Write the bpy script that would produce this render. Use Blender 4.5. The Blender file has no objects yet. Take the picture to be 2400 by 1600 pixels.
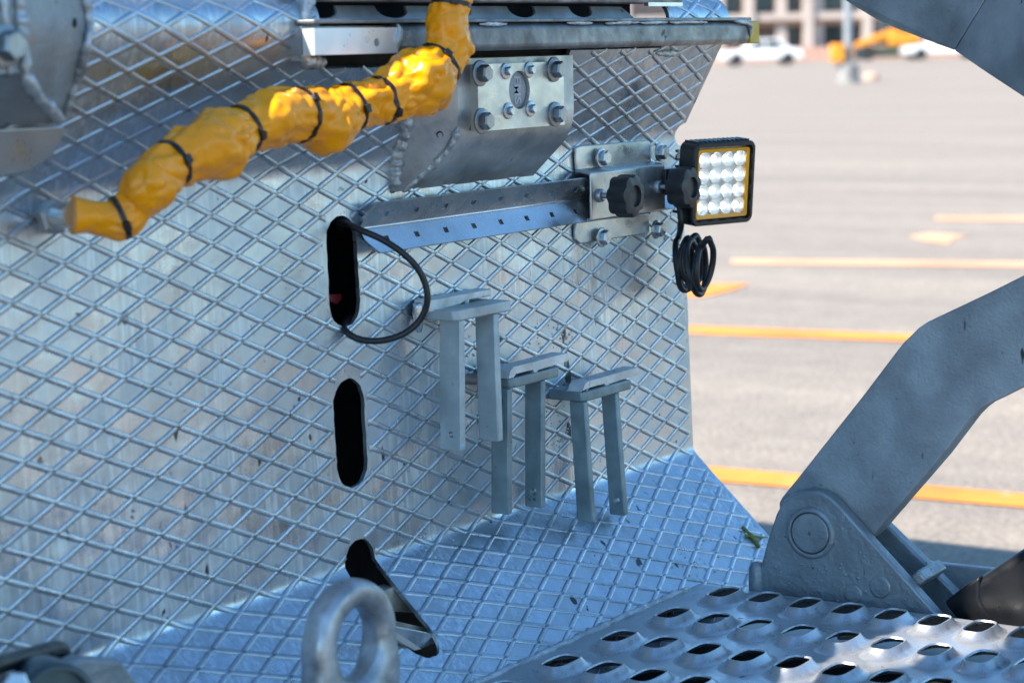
import bpy, math, random
import numpy as np
from mathutils import Vector, Matrix, noise
from mathutils.geometry import delaunay_2d_cdt
random.seed(7)
scene = bpy.context.scene
COL = scene.collection

# ------------------------------------------------------------------ camera
# World axes follow the truck: X runs along its flank, -Y points out of the flank, Z up.
F = 5044.2; CX, CY = 1200.0, 800.0            # focal length and centre in photo pixels (2400 x 1600)
CAM_H = 1.15
ROLL = math.radians(1.4294); PITCH = math.radians(7.7494); YAW = math.radians(33.9614)
_f = np.array([math.cos(YAW), math.sin(YAW), 0]); _r = np.array([math.sin(YAW), -math.cos(YAW), 0]); _u = np.array([0, 0, 1.0])
FW = _f*math.cos(PITCH) - _u*math.sin(PITCH)
_up = _u*math.cos(PITCH) + _f*math.sin(PITCH)
RT = _r*math.cos(ROLL) - _up*math.sin(ROLL)
UP = _up*math.cos(ROLL) + _r*math.sin(ROLL)
CAM = np.array([0, 0, CAM_H])
cd = bpy.data.cameras.new('camera'); cam = bpy.data.objects.new('camera', cd); COL.objects.link(cam)
m = Matrix.Identity(4)
for i in range(3):
    m[i][0] = RT[i]; m[i][1] = UP[i]; m[i][2] = -FW[i]; m[i][3] = CAM[i]
cam.matrix_world = m
cd.sensor_width = 36; cd.lens = 36*F/2400; cd.clip_start = .05; cd.clip_end = 3000
cd.dof.use_dof = True; cd.dof.focus_distance = 2.56; cd.dof.aperture_fstop = 6.2
scene.camera = cam

# ------------------------------------------------------------------ light
SUN = Vector((-.60, .35, .72)).normalized()     # direction towards the sun: behind the truck, upper left
w = bpy.data.worlds.new('World'); scene.world = w; w.use_nodes = True
nt = w.node_tree; nt.nodes.clear()
sky = nt.nodes.new('ShaderNodeTexSky'); sky.sky_type = 'NISHITA'; sky.sun_disc = False
sky.sun_elevation = math.asin(SUN.z); sky.sun_rotation = math.atan2(SUN.x, SUN.y)
sky.air_density = 1.0; sky.dust_density = .2; sky.ozone_density = 2.6
bg = nt.nodes.new('ShaderNodeBackground'); bg.inputs['Strength'].default_value = .12
wo = nt.nodes.new('ShaderNodeOutputWorld')
tint = nt.nodes.new('ShaderNodeMix'); tint.data_type = 'RGBA'; tint.blend_type = 'MULTIPLY'; tint.inputs[0].default_value = 1
tint.inputs[7].default_value = (.71, .98, 1.08, 1)      # the photograph's cool white balance
nt.links.new(sky.outputs[0], tint.inputs[6]); nt.links.new(tint.outputs[2], bg.inputs[0]); nt.links.new(bg.outputs[0], wo.inputs[0])
sl = bpy.data.lights.new('sun', 'SUN'); sl.energy = 5.0; sl.angle = math.radians(.5); sl.color = (1, .91, .80)
so = bpy.data.objects.new('sun', sl); COL.objects.link(so)
so.rotation_euler = (-SUN).to_track_quat('-Z', 'Y').to_euler(); so.location = (0, 0, 12)
scene.view_settings.view_transform = 'Standard'; scene.view_settings.look = 'None'
scene.view_settings.exposure = 1.32; scene.view_settings.gamma = 1.0
scene.view_settings.use_curve_mapping = False
scene.render.engine = 'CYCLES'

# ------------------------------------------------------------------ geometry of sight: photo point -> place on a real surface
K_ = 2400/2352
def K(x, y): return (x*K_, y*K_)
def ray(px, py): return (FW*F + RT*(px-CX) - UP*(py-CY))/F
def onX(px, py, X): v = ray(px, py); return Vector(CAM + v*X/v[0])
def onY(px, py, Y): v = ray(px, py); return Vector(CAM + v*Y/v[1])
def onZ(px, py, Z): v = ray(px, py); return Vector(CAM + v*(Z-CAM_H)/v[2])
def onPl(px, py, p0, n):
    v = ray(px, py); n = np.array(n); return Vector(CAM + v*((np.array(p0)-CAM) @ n)/(v @ n))
def far(px, D, z):                 # a place D metres away in the lot, at height z
    v = RT*(px-CX)/F + FW; v = np.array([v[0], v[1], 0]); fl = np.array([FW[0], FW[1], 0]); fl /= np.linalg.norm(fl)
    v = v/(v @ fl); p = v*D; return Vector((p[0], p[1], z))

# ------------------------------------------------------------------ materials
def mat(name, base, metallic=0.0, rough=.5, var=.12, vscale=8, streak=0.0, speck=0.0, bump=.0, bscale=60, spangle=0.0,
        rvar=.12, wav=0.0, wscale=14, cells=0.0, emit=None, estr=0, coat=0, spec=None, stain=None, speck_scale=70):
    M = bpy.data.materials.new(name); M.use_nodes = True; t = M.node_tree; N = t.nodes; L = t.links
    b = N['Principled BSDF']
    b.inputs['Metallic'].default_value = metallic; b.inputs['Roughness'].default_value = rough
    if coat: b.inputs['Coat Weight'].default_value = coat; b.inputs['Coat Roughness'].default_value = .12
    if spec is not None: b.inputs['Specular IOR Level'].default_value = spec
    tc = N.new('ShaderNodeTexCoord'); co = tc.outputs['Object']
    def nz(scale, detail=5, r=.55, vec=co, dist=0):
        n = N.new('ShaderNodeTexNoise'); n.inputs['Scale'].default_value = scale; n.inputs['Detail'].default_value = detail
        n.inputs['Roughness'].default_value = r; n.inputs['Distortion'].default_value = dist; L.new(vec, n.inputs['Vector']); return n.outputs['Fac']
    def rng(f, a, b_, c=0., d=1.):
        r = N.new('ShaderNodeMapRange'); r.inputs[1].default_value = a; r.inputs[2].default_value = b_
        r.inputs[3].default_value = c; r.inputs[4].default_value = d; L.new(f, r.inputs[0]); return r.outputs[0]
    def mix(fac, a, b_, mode='MIX'):
        x = N.new('ShaderNodeMix'); x.data_type = 'RGBA'; x.blend_type = mode
        if isinstance(fac, float): x.inputs[0].default_value = fac
        else: L.new(fac, x.inputs[0])
        for s, v in ((6, a), (7, b_)):
            if isinstance(v, tuple): x.inputs[s].default_value = (*v[:3], 1)
            else: L.new(v, x.inputs[s])
        return x.outputs[2]
    def mul(a, b_):
        x = N.new('ShaderNodeMath'); x.operation = 'MULTIPLY'
        for i, v in enumerate((a, b_)):
            if isinstance(v, (int, float)): x.inputs[i].default_value = v
            else: L.new(v, x.inputs[i])
        return x.outputs[0]
    f1 = nz(vscale, 6)
    lo = tuple(c*(1-var*1.6) for c in base); hi = tuple(min(1, c*(1+var)) for c in base)
    c = mix(rng(f1, .3, .7), lo, hi)
    rf = rng(nz(vscale*2.3, 5), .3, .7, rough-rvar, rough+rvar)
    if spangle:
        v = N.new('ShaderNodeTexVoronoi'); v.inputs['Scale'].default_value = 95; L.new(co, v.inputs['Vector'])
        s = N.new('ShaderNodeSeparateColor'); L.new(v.outputs['Color'], s.inputs[0])
        c = mix(rng(s.outputs[0], 0, 1, 0, spangle), c, tuple(x*.6 for x in base))
    if cells:
        uv = N.new('ShaderNodeUVMap'); uv.uv_map = 'pattern'; sx = N.new('ShaderNodeSeparateXYZ'); L.new(uv.outputs[0], sx.inputs[0])
        ids = []
        for op in ('ADD', 'SUBTRACT'):
            a_ = N.new('ShaderNodeMath'); a_.operation = op; L.new(sx.outputs[1], a_.inputs[0]); L.new(sx.outputs[0], a_.inputs[1])
            f_ = N.new('ShaderNodeMath'); f_.operation = 'FLOOR'; L.new(a_.outputs[0], f_.inputs[0]); ids.append(f_.outputs[0])
        cx = N.new('ShaderNodeCombineXYZ'); L.new(ids[0], cx.inputs[0]); L.new(ids[1], cx.inputs[1])
        wn = N.new('ShaderNodeTexWhiteNoise'); wn.noise_dimensions = '2D'; L.new(cx.outputs[0], wn.inputs['Vector'])
        c = mix(rng(wn.outputs['Value'], 0, 1, 0, cells), c, tuple(x*.55 for x in base))
        ad = N.new('ShaderNodeMath'); ad.operation = 'ADD'; L.new(rf, ad.inputs[0]); L.new(rng(wn.outputs['Value'], 0, 1, -.10, .10), ad.inputs[1]); rf = ad.outputs[0]
    if streak:
        mp = N.new('ShaderNodeMapping'); mp.inputs['Scale'].default_value = (1, 1, .07); L.new(co, mp.inputs['Vector'])
        s1 = nz(170, 4, .6, mp.outputs[0]); big = rng(nz(5.5, 3), .42, .60); k = mul(mul(rng(s1, .47, .62), big), streak)
        c = mix(k, c, tuple(min(1, x*1.35+.05) for x in base))
        s2 = nz(240, 3, .6, mp.outputs[0]); c = mix(mul(rng(s2, .58, .72), mul(big, streak*.8)), c, tuple(x*.45 for x in base))
    if stain is not None:
        c = mix(mul(rng(nz(7, 5, .6), .58, .72), .8), c, stain)
    if speck:
        s3 = nz(speck_scale, 3, .5); s4 = nz(9, 2); c = mix(mul(rng(s3, .69, .73), mul(rng(s4, .42, .58), speck)), c, tuple(x*.1 for x in base))
        mp2 = N.new('ShaderNodeMapping'); mp2.inputs['Scale'].default_value = (1, 1, .35); mp2.inputs['Location'].default_value = (3, 1, 7); L.new(co, mp2.inputs['Vector'])
        s5 = nz(speck_scale*.55, 2, .5, mp2.outputs[0]); c = mix(mul(rng(s5, .715, .74), speck), c, tuple(x*.12 for x in base))
    L.new(c, b.inputs['Base Color']); L.new(rf, b.inputs['Roughness'])
    if bump:
        bp = N.new('ShaderNodeBump'); bp.inputs['Strength'].default_value = bump; bp.inputs['Distance'].default_value = .003
        L.new(nz(bscale, 5), bp.inputs['Height']); L.new(bp.outputs[0], b.inputs['Normal'])
    if wav:
        b2 = N.new('ShaderNodeBump'); b2.inputs['Strength'].default_value = wav; b2.inputs['Distance'].default_value = .02
        L.new(nz(wscale, 2, .45), b2.inputs['Height'])
        if bump: L.new(bp.outputs[0], b2.inputs['Normal'])
        L.new(b2.outputs[0], b.inputs['Normal'])
    if emit: b.inputs['Emission Color'].default_value = (*emit, 1); b.inputs['Emission Strength'].default_value = estr
    return M

ZB = (.50, .555, .605)
M_PLATE = mat('galvanised_tread_plate', ZB, .90, .36, .10, 6, streak=.6, speck=1.0, bump=.16, bscale=45, spangle=.12, wav=.13, wscale=15, cells=.22, stain=None)
M_RIB = mat('rolled_rib_steel', (.45, .50, .545), .90, .34, .14, 20, speck=.4, bump=.2, bscale=160)
M_ZINC = mat('dull_zinc', (.47, .49, .50), .70, .44, .25, 16, speck=.7, bump=.25, bscale=90, spangle=.2)
M_RAIL = mat('weathered_rail_steel', (.23, .245, .255), .6, .42, .4, 24, speck=.9, bump=.4, bscale=60, spangle=.2)
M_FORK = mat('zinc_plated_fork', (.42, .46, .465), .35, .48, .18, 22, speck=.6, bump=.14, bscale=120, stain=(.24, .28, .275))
M_BRITE = mat('bright_zinc', (.56, .575, .59), .92, .27, .10, 18, speck=.25, bump=.05, bscale=60, stain=(.62, .58, .55), rvar=.08)
M_SUNLIT = mat('sunlit_rail_end', (.86, .86, .85), .55, .35, .05, 20, speck=.3, bump=.05)  # pale colour stands in for sunlight on the rail's left end
M_WELD = mat('weld_bead', (.52, .54, .55), .75, .50, .25, 40, bump=.9, bscale=170, speck=.3)
M_CAST = mat('cast_galvanised', (.29, .315, .33), .6, .50, .15, 18, speck=.9, bump=.55, bscale=120, speck_scale=120)
M_ARM = mat('painted_steel_arm', (.33, .355, .37), .4, .46, .25, 13, speck=1.0, bump=.32, bscale=240)
M_STEP = mat('galvanised_step', (.50, .515, .53), .68, .34, .10, 14, speck=.9, bump=.06, bscale=60, speck_scale=110)
M_BOLT = mat('steel_bolt', (.30, .31, .32), .85, .38, .2, 60, bump=.15, bscale=200)
M_BOLTZ = mat('zinc_bolt', (.50, .52, .54), .9, .32, .15, 60, bump=.1, bscale=200)
M_EYE = mat('worn_forged_steel', (.42, .43, .44), .7, .43, .35, 28, bump=.35, bscale=60, speck=.6)
M_BLACK = mat('black_rubber', (.012, .012, .014), 0, .42, .2, 30, bump=.1, bscale=200)
M_TIE = mat('black_nylon', (.010, .010, .012), 0, .33, .2, 30)
M_KNOB = mat('black_plastic', (.016, .016, .018), 0, .50, .2, 40, bump=.1, bscale=300)
M_HOUSE = mat('black_powder_coat', (.010, .011, .012), 0, .35, .2, 40, bump=.1, bscale=300)
M_CYL = mat('black_cylinder_paint', (.008, .009, .011), 0, .38, .3, 20, speck=0, bump=.1, spec=.3)
M_SLEEVE = mat('yellow_vinyl', (1.0, .335, .0), 0, .20, .05, 12, bump=.06, bscale=40, coat=.0, rvar=.05, spec=.45)
M_ORANGE = mat('orange_gasket', (1.0, .38, .0), 0, .4, .08, 20)
M_YELLOW = mat('yellow_paint', (.62, .38, .02), 0, .45, .15, 30, speck=.5)
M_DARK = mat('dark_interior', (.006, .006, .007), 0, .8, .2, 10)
M_BODY = mat('grey_truck_paint', (.30, .32, .34), .3, .5, .1, 4)
M_WOOD = mat('grey_brown_board', (.42, .34, .27), 0, .7, .35, 40, bump=.3)
M_RED = mat('red_plastic', (.12, .004, .008), 0, .4, .1, 20)
M_RUST = mat('rusty_bar', (.30, .25, .23), .3, .6, .4, 30, bump=.4, stain=(.28, .13, .07))
M_REFL = mat('chrome_reflector', (.74, .80, .82), .55, .24, .02, 30, rvar=.02)
M_LED = mat('led_light', (1, 1, 1), 0, .4, emit=(.93, .98, 1), estr=8)
M_LEAF = mat('dry_green_stem', (.24, .23, .03), 0, .6, .25, 60)
M_CAPG = mat('grey_plastic_cap', (.34, .345, .36), .1, .5, .08, 40, bump=.1)
M_ASPH = None
def asphalt():
    M = bpy.data.materials.new('pale_asphalt'); M.use_nodes = True; t = M.node_tree; N = t.nodes; L = t.links; b = N['Principled BSDF']
    tc = N.new('ShaderNodeTexCoord'); co = tc.outputs['Object']
    def nz(s, d, vec=co, r=.6):
        n = N.new('ShaderNodeTexNoise'); n.inputs['Scale'].default_value = s; n.inputs['Detail'].default_value = d; n.inputs['Roughness'].default_value = r
        L.new(vec, n.inputs['Vector']); return n.outputs['Fac']
    def ramp(f, pts):
        r = N.new('ShaderNodeValToRGB'); L.new(f, r.inputs[0]); e = r.color_ramp.elements
        e[0].position, e[0].color = pts[0][0], (*pts[0][1], 1); e[1].position, e[1].color = pts[1][0], (*pts[1][1], 1); return r.outputs[0]
    def mixm(a, b_, f=1.0):
        x = N.new('ShaderNodeMix'); x.data_type = 'RGBA'; x.blend_type = 'MULTIPLY'; x.inputs[0].default_value = f
        L.new(a, x.inputs[6]); L.new(b_, x.inputs[7]); return x.outputs[2]
    a = ramp(nz(55, 6), [(.38, (.195, .166, .138)), (.62, (.335, .293, .246))])
    mp = N.new('ShaderNodeMapping'); mp.inputs['Scale'].default_value = (1, .13, 1); L.new(co, mp.inputs['Vector'])
    s = ramp(nz(1.3, 4, mp.outputs[0]), [(.33, (.78, .78, .79)), (.62, (1.06, 1.05, 1.03))])
    g = ramp(nz(7, 4), [(.3, (.86, .86, .87)), (.7, (1.08, 1.08, 1.08))])
    L.new(mixm(mixm(a, s), g), b.inputs['Base Color']); b.inputs['Roughness'].default_value = .85
    bp = N.new('ShaderNodeBump'); bp.inputs['Strength'].default_value = .5; bp.inputs['Distance'].default_value = .01
    L.new(nz(120, 4), bp.inputs['Height']); L.new(bp.outputs[0], b.inputs['Normal'])
    return M
M_ASPH = asphalt()
M_LINE = mat('worn_orange_line', (.76, .25, .03), 0, .7, .15, 3, stain=(.50, .33, .20), bump=.2)
M_LINE2 = mat('faded_orange_line', (.62, .34, .19), 0, .7, .15, 2, stain=(.42, .33, .26), bump=.2)
M_STONE = mat('pale_stone', (.50, .42, .37), 0, .8, .08, .3)
M_BROWN = mat('brown_cladding', (.36, .26, .22), 0, .8, .15, .5)
M_BEAM = mat('red_brown_beam', (.40, .22, .15), 0, .8, .1, .5)
M_GLASS = mat('dark_window_glass', (.05, .065, .08), .2, .15, .1, 1)
M_CARW = mat('white_car_paint', (.80, .81, .82), 0, .2, .02, 1, coat=.6)
M_TYRE = mat('tyre_rubber', (.03, .03, .03), 0, .8, .1, 10)
M_CONC = mat('concrete_base', (.27, .265, .255), 0, .8, .15, 4)
M_GALV = mat('grey_post', (.33, .35, .37), .3, .5, .1, 4)
M_MACH = mat('orange_machine_paint', (.78, .30, .02), 0, .4, .08, 2)
M_DKGRN = mat('dark_green_paint', (.06, .08, .06), 0, .6, .1, 2)
M_BRICK = mat('salmon_block', (.55, .33, .25), 0, .8, .1, 1)

# ------------------------------------------------------------------ mesh helpers
class MB:
    def __init__(s): s.v = []; s.f = []
    def add(s, vs, fs):
        o = len(s.v); s.v += [Vector(v) for v in vs]; s.f += [tuple(i+o for i in f) for f in fs]; return s
    def box(s, c, h, ax=(1,0,0), ay=(0,1,0), az=(0,0,1)):
        c = Vector(c); A = [Vector(ax)*h[0], Vector(ay)*h[1], Vector(az)*h[2]]
        vs = [c + A[0]*i + A[1]*j + A[2]*k for i in (-1,1) for j in (-1,1) for k in (-1,1)]
        return s.add(vs, [(0,1,3,2),(4,6,7,5),(0,4,5,1),(2,3,7,6),(0,2,6,4),(1,5,7,3)])
    def prism(s, poly, vec):
        n = len(poly); vec = Vector(vec); P = [Vector(p) for p in poly]
        return s.add(P+[p+vec for p in P], [tuple(range(n)), tuple(range(2*n-1, n-1, -1))]+[(i, n+i, n+(i+1)%n, (i+1)%n) for i in range(n)])
    def rect(s, x0, x1, y0, y1, z0, z1): return s.box(((x0+x1)/2,(y0+y1)/2,(z0+z1)/2), (abs(x1-x0)/2, abs(y1-y0)/2, abs(z1-z0)/2))
    def lathe(s, prof, o, axis, n=24, cap=True):
        o = Vector(o); a = Vector(axis).normalized(); e1 = a.orthogonal().normalized(); e2 = a.cross(e1)
        vs = [o + a*h + (e1*math.cos(2*math.pi*k/n)+e2*math.sin(2*math.pi*k/n))*r for r, h in prof for k in range(n)]
        fs = [(i*n+k, i*n+(k+1)%n, (i+1)*n+(k+1)%n, (i+1)*n+k) for i in range(len(prof)-1) for k in range(n)]
        if cap: fs += [tuple(range(n-1, -1, -1)), tuple((len(prof)-1)*n+k for k in range(n))]
        return s.add(vs, fs)
    def tube(s, path, rad, n=12, cap=True):
        P = [Vector(p) for p in path]; R = rad if hasattr(rad, '__len__') else [rad]*len(P)
        T = [(P[min(i+1, len(P)-1)]-P[max(i-1, 0)]).normalized() for i in range(len(P))]
        e = T[0].orthogonal().normalized(); vs = []
        for p, t, r in zip(P, T, R):
            e = (e - t*e.dot(t)).normalized(); b = t.cross(e)
            vs += [p + (e*math.cos(2*math.pi*k/n)+b*math.sin(2*math.pi*k/n))*r for k in range(n)]
        fs = [(i*n+k, i*n+(k+1)%n, (i+1)*n+(k+1)%n, (i+1)*n+k) for i in range(len(P)-1) for k in range(n)]
        if cap: fs += [tuple(range(n-1, -1, -1)), tuple((len(P)-1)*n+k for k in range(n))]
        return s.add(vs, fs)
    def mesh(s, name, material, smooth=40):
        me = bpy.data.meshes.new(name); me.from_pydata([tuple(v) for v in s.v], [], s.f); me.materials.append(material)
        import bmesh
        bm = bmesh.new(); bm.from_mesh(me); bmesh.ops.recalc_face_normals(bm, faces=bm.faces); bm.to_mesh(me); bm.free()
        if smooth is not None:
            me.polygons.foreach_set('use_smooth', [True]*len(me.polygons)); me.set_sharp_from_angle(angle=math.radians(smooth))
        return me
def link(name, me, parent=None, loc=None, bevel=0, seg=2):
    o = bpy.data.objects.new(name, me); COL.objects.link(o)
    if parent is not None:
        o.parent = parent; L = root_loc(parent); o.matrix_parent_inverse = Matrix.Translation(-L)
    if loc is not None: o.location = loc
    if bevel:
        b = o.modifiers.new('bevel', 'BEVEL'); b.width = bevel; b.segments = seg; b.limit_method = 'ANGLE'; b.angle_limit = math.radians(40); b.harden_normals = False
    return o
def root_loc(o):
    p = Vector((0, 0, 0))
    M = Matrix.Identity(4)
    chain = []
    while o is not None: chain.append(o); o = o.parent
    for c in reversed(chain): M = M @ c.matrix_parent_inverse @ Matrix.Translation(c.location)
    return M.to_translation()
def obj(name, mb, material, parent=None, smooth=40, bevel=0, seg=2, loc=None):
    return link(name, mb.mesh(name, material, smooth), parent, loc, bevel, seg)
def thing(name, label, cat, loc, group=None):
    o = bpy.data.objects.new(name, None); COL.objects.link(o); o.location = loc; o.empty_display_size = .05
    o['label'] = label; o['category'] = cat
    if group: o['group'] = group
    return o
def tag(o, label, cat, group=None):
    o['label'] = label; o['category'] = cat
    if group: o['group'] = group
    return o
def struct(o): o['kind'] = 'structure'; return o
def smooth_path(pts, n):            # Catmull-Rom through rows of numbers
    P = [np.array(p, float) for p in pts]; out = []
    for i in range(len(P)-1):
        p0 = P[max(i-1, 0)]; p1 = P[i]; p2 = P[i+1]; p3 = P[min(i+2, len(P)-1)]
        for k in range(n):
            t = k/n; out.append(.5*((2*p1)+(-p0+p2)*t+(2*p0-5*p1+4*p2-p3)*t*t+(-p0+3*p1-3*p2+p3)*t**3))
    out.append(P[-1]); return out

# hex bolt seen from its head, axis along -Y, base at origin; washer as its own piece
def bolt_meshes(r, h, wr, material):
    a = MB(); prof = [(r, .0), (r, h*.82), (r*.86, h)]
    n = 6; vs = []; 
    for rr, hh in prof: vs += [(rr*math.cos(math.pi*k/3+.35), -hh, rr*math.sin(math.pi*k/3+.35)) for k in range(6)]
    fs = [(i*6+k, i*6+(k+1)%6, (i+1)*6+(k+1)%6, (i+1)*6+k) for i in range(2) for k in range(6)]+[tuple(range(12, 18)), tuple(range(5, -1, -1))]
    a.add(vs, fs)
    wsh = MB().lathe([(wr, 0), (wr, wr*.16), (wr*.93, wr*.2)], (0, 0, 0), (0, -1, 0), 22)
    return a.mesh('bolt', material, 25), wsh.mesh('washer', material, 40), wr*.2
BIG = bolt_meshes(.0098, .0105, .0145, M_BOLT); SMALL = bolt_meshes(.0050, .0058, .0092, M_BOLTZ); MID = bolt_meshes(.0096, .0085, .0125, M_BOLTZ)
def bolt(kind, p, parent):
    b = link('bolt', kind[0], parent, Vector(p)+Vector((0, -kind[2], 0)))
    link('washer', kind[1], b, Vector(p)); return b

# ------------------------------------------------------------------ ground and markings
g = MB(); S = 900
g.add([(-S, -S, 0), (S, -S, 0), (S, S, 0), (-S, S, 0)], [(0, 1, 2, 3)])
struct(obj('asphalt_ground', g, M_ASPH, smooth=None))
def marking(name, px, material, z=.004):
    P = [onZ(x, y, z) for x, y in px]; mb = MB(); mb.add(P, [tuple(range(len(P)))])
    return struct(obj(name, mb, material, smooth=None))
marking('parking_line', [(1480, 1076), (2700, 1182), (2700, 1213), (1480, 1109)], M_LINE)
marking('parking_line', [(1480, 758), (1700, 766), (2480, 795), (2480, 812), (1700, 784), (1480, 776)], M_LINE)
marking('parking_line', [(1713, 606), (2500, 614), (2500, 627), (1713, 618)], M_LINE2)
marking('parking_line', [(2191, 506), (2600, 507), (2600, 518), (2191, 517)], M_LINE2)
marking('paint_patch', [(1600, 664), (1755, 664), (1720, 678), (1660, 693), (1600, 697)], M_LINE)
marking('paint_patch', [(2130, 553), (2180, 545), (2267, 552), (2235, 560), (2222, 573), (2170, 566)], M_LINE2)

# ------------------------------------------------------------------ tread plate flank: profile swept along X
def ang_at(t):
    def st(a, b, x): x = min(1, max(0, (x-a)/(b-a))); return x*x*(3-2*x)
    A = 46.8 + (1.655-46.8)*st(-.009, .009, t)
    A += (-28.7-1.655)*st(.432-.010, .432+.010, t)
    A += (80.0+28.7)*st(T_NOSE-.002, T_NOSE+.085, t)
    return math.radians(A)
T_NOSE = .572; T_LO, T_HI = -.235, .715; DT = .001
_ts = [round(T_LO+i*DT, 5) for i in range(int((T_HI-T_LO)/DT)+1)]
_y = [0.]; _z = [0.]
for a in _ts[:-1]:
    q = ang_at(a+DT/2); _y.append(_y[-1]+math.sin(q)*DT); _z.append(_z[-1]+math.cos(q)*DT)
_y = np.array(_y); _z = np.array(_z); _ts = np.array(_ts)
_i = int(round((.24-T_LO)/DT)); _y += 1.43-.124*math.tan(math.radians(1.655))-_y[_i]; _z += .836-_z[_i]+.0025         # anchored on the middle of the flank
XR = 2.546; XL = 1.0
def S_at(x, t, off=0.0):
    y = float(np.interp(t, _ts, _y)); z = float(np.interp(t, _ts, _z)); q = ang_at(t)
    return Vector((x, y - math.cos(q)*off, z + math.sin(q)*off))       # normal points out (-Y)
def hit(px, py):                    # photo point -> (x, t) on the flank
    v = ray(px, py); d = []
    # distance of profile points from the line in (Y, Z)
    s = v[2]/v[1]; e = _z - (CAM_H + s*_y)
    best = None
    for i in range(len(e)-1):
        if e[i] <= 0 < e[i+1] or e[i] >= 0 > e[i+1]:
            k = e[i]/(e[i]-e[i+1]); y = _y[i]+k*(_y[i+1]-_y[i])
            if best is None or y < best[0]: best = (y, _ts[i]+k*DT)
    y, t = best; return (v[0]*y/v[1], t)
def W(px, py, off=0.0): x, t = hit(px, py); return S_at(x, t, off)
def stadium(cx, cy, hw, hh, n=14, jig=.0007, sk=0.0):
    out = []
    for sgn in (1, -1):
        for k in range(n+1):
            a = math.pi*k/n; out.append((cx+sgn*hw*math.cos(a), cy+sgn*((hh-hw)+hw*math.sin(a))))
        m = 10
        for k in range(1, m):
            y = cy+sgn*((hh-hw)*(1-2*k/m)); out.append((cx-sgn*hw, y))
    r = random.Random(int(cx*1000+cy*977))
    return [(x+r.uniform(-jig, jig)+sk*(y-cy), y+r.uniform(-jig, jig)) for x, y in out]
def slot_px(xl, xr, yt, yb, xt, xb):
    ym = (yt+yb)/2; a = hit(xl, ym); b = hit(xr, ym); tt = hit(xt, yt)[1]; tb = hit(xb, yb)[1]
    return ((a[0]+b[0])/2, (tt+tb)/2, abs(b[0]-a[0])/2, abs(tt-tb)/2)
S1 = slot_px(768, 840, 504, 766, 805, 812); S2 = slot_px(785, 858, 886, 1143, 818, 826)
_t3a = hit(847, 1260)[1]; _b = hit(1012, 1540); _a3 = hit(840, 1300)
S3 = ((S2[0]+.000), (_t3a+_b[1])/2, S2[2], abs(_t3a-_b[1])/2)
print('slots', S1, S2, S3, 'bottom', _b, 'top3', hit(847, 1260))
HOLES = [stadium(*S1), stadium(*S2), stadium(S3[0]+.003, *S3[1:])]
# opening in the upper edge where the rail and its channel sit
OX0 = hit(735, 120)[0]; OX1 = onY(1588, 30, 1.345).x; OT = .432 + .131
OXM = onY(1345, 128, 1.365).x; OT2 = OT-.0135
CUT = (OX0, OX1, OT)
def inside(poly, x, y):
    c = False; n = len(poly)
    for i in range(n):
        x1, y1 = poly[i]; x2, y2 = poly[(i+1) % n]
        if (y1 > y) != (y2 > y) and x < (x2-x1)*(y-y1)/(y2-y1)+x1: c = not c
    return c
def solid(x, t):
    if x < XL or x > XR or t < T_LO or t > T_HI: return False
    if CUT[0] < x < CUT[1] and t > CUT[2]: return False
    if CUT[0] < x < OXM and t > OT2: return False
    nx, ntt = x-XR, t-.432
    if (nx/.018)**2 + (ntt/.016)**2 < 1: return False          # relief notch at the bend
    return not any(inside(h, x, t) for h in HOLES)
wall = thing('tread_plate_flank', 'grey galvanised diamond tread plate flank with three long slots, behind everything bolted on it', 'truck panel', (1.9, 1.42, .57))
PH, PV = .0673, .0287; NX, NT = hit(1100, 638)
# sheet
trow = sorted(set([round(v, 4) for v in list(np.linspace(-.015, .015, 15))+list(np.linspace(.420, .444, 11))+list(np.linspace(T_NOSE-.004, T_NOSE+.090, 24))+[-.2, -.15, -.1, -.05, .05, .1, .15, .2, .25, .3, .35, .4,   .47, .50, .53, .55, .67, .70]]))
outer = [(XL, T_LO)] + [(XL+(XR-XL)*k/40, T_LO) for k in range(1, 40)] + [(XR, T_LO)] + [(XR, t) for t in trow if t < .41]
notch = [(XR-.0182*math.sin(a), .432-.0162*math.cos(a)) for a in np.linspace(0, math.pi, 10)]
hiT = [t for t in trow if t > CUT[2]+.002]
outer += notch + [(XR, t) for t in trow if t > .452] + [(XR, T_HI), (CUT[1], T_HI)] + [(CUT[1], t) for t in reversed(hiT)]
outer += [(CUT[1]+(OXM-CUT[1])*k/10, CUT[2]) for k in range(11)] + [(OXM+(CUT[0]-OXM)*k/20, OT2) for k in range(21)] + [(CUT[0], t) for t in hiT] + [(CUT[0], T_HI), (XL, T_HI)] + [(XL, t) for t in reversed(trow)]
pts = [Vector(p) for p in outer]; edges = [(i, (i+1) % len(outer)) for i in range(len(outer))]
faces_in = [list(range(len(outer)))]
for h in HOLES:
    o = len(pts); pts += [Vector(p) for p in h]; edges += [(o+i, o+(i+1) % len(h)) for i in range(len(h))]
for t in trow:
    for x in np.linspace(XL+.01, XR-.01, 60):
        if solid(x, t) and all(abs(x-hx) > .003 or True for hx in (0,)): pts.append(Vector((x, t)))
res = delaunay_2d_cdt(pts, edges, [], 0, 1e-5)
V2, _, T3 = res[0], res[1], res[2]
keep = []
for f in T3:
    c = (V2[f[0]]+V2[f[1]]+V2[f[2]])/3
    if solid(c.x, c.y): keep.append(f)
n0 = len(V2); mb = MB(); TH = .005
mb.v = [S_at(v.x, v.y, 0) for v in V2]+[S_at(v.x, v.y, -TH) for v in V2]
mb.f = [tuple(f) for f in keep]+[tuple(n0+i for i in reversed(f)) for f in keep]
cnt = {}
for f in keep:
    for i in range(3):
        e = (f[i], f[(i+1) % 3]); k = tuple(sorted(e)); cnt.setdefault(k, []).append(e)
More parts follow.
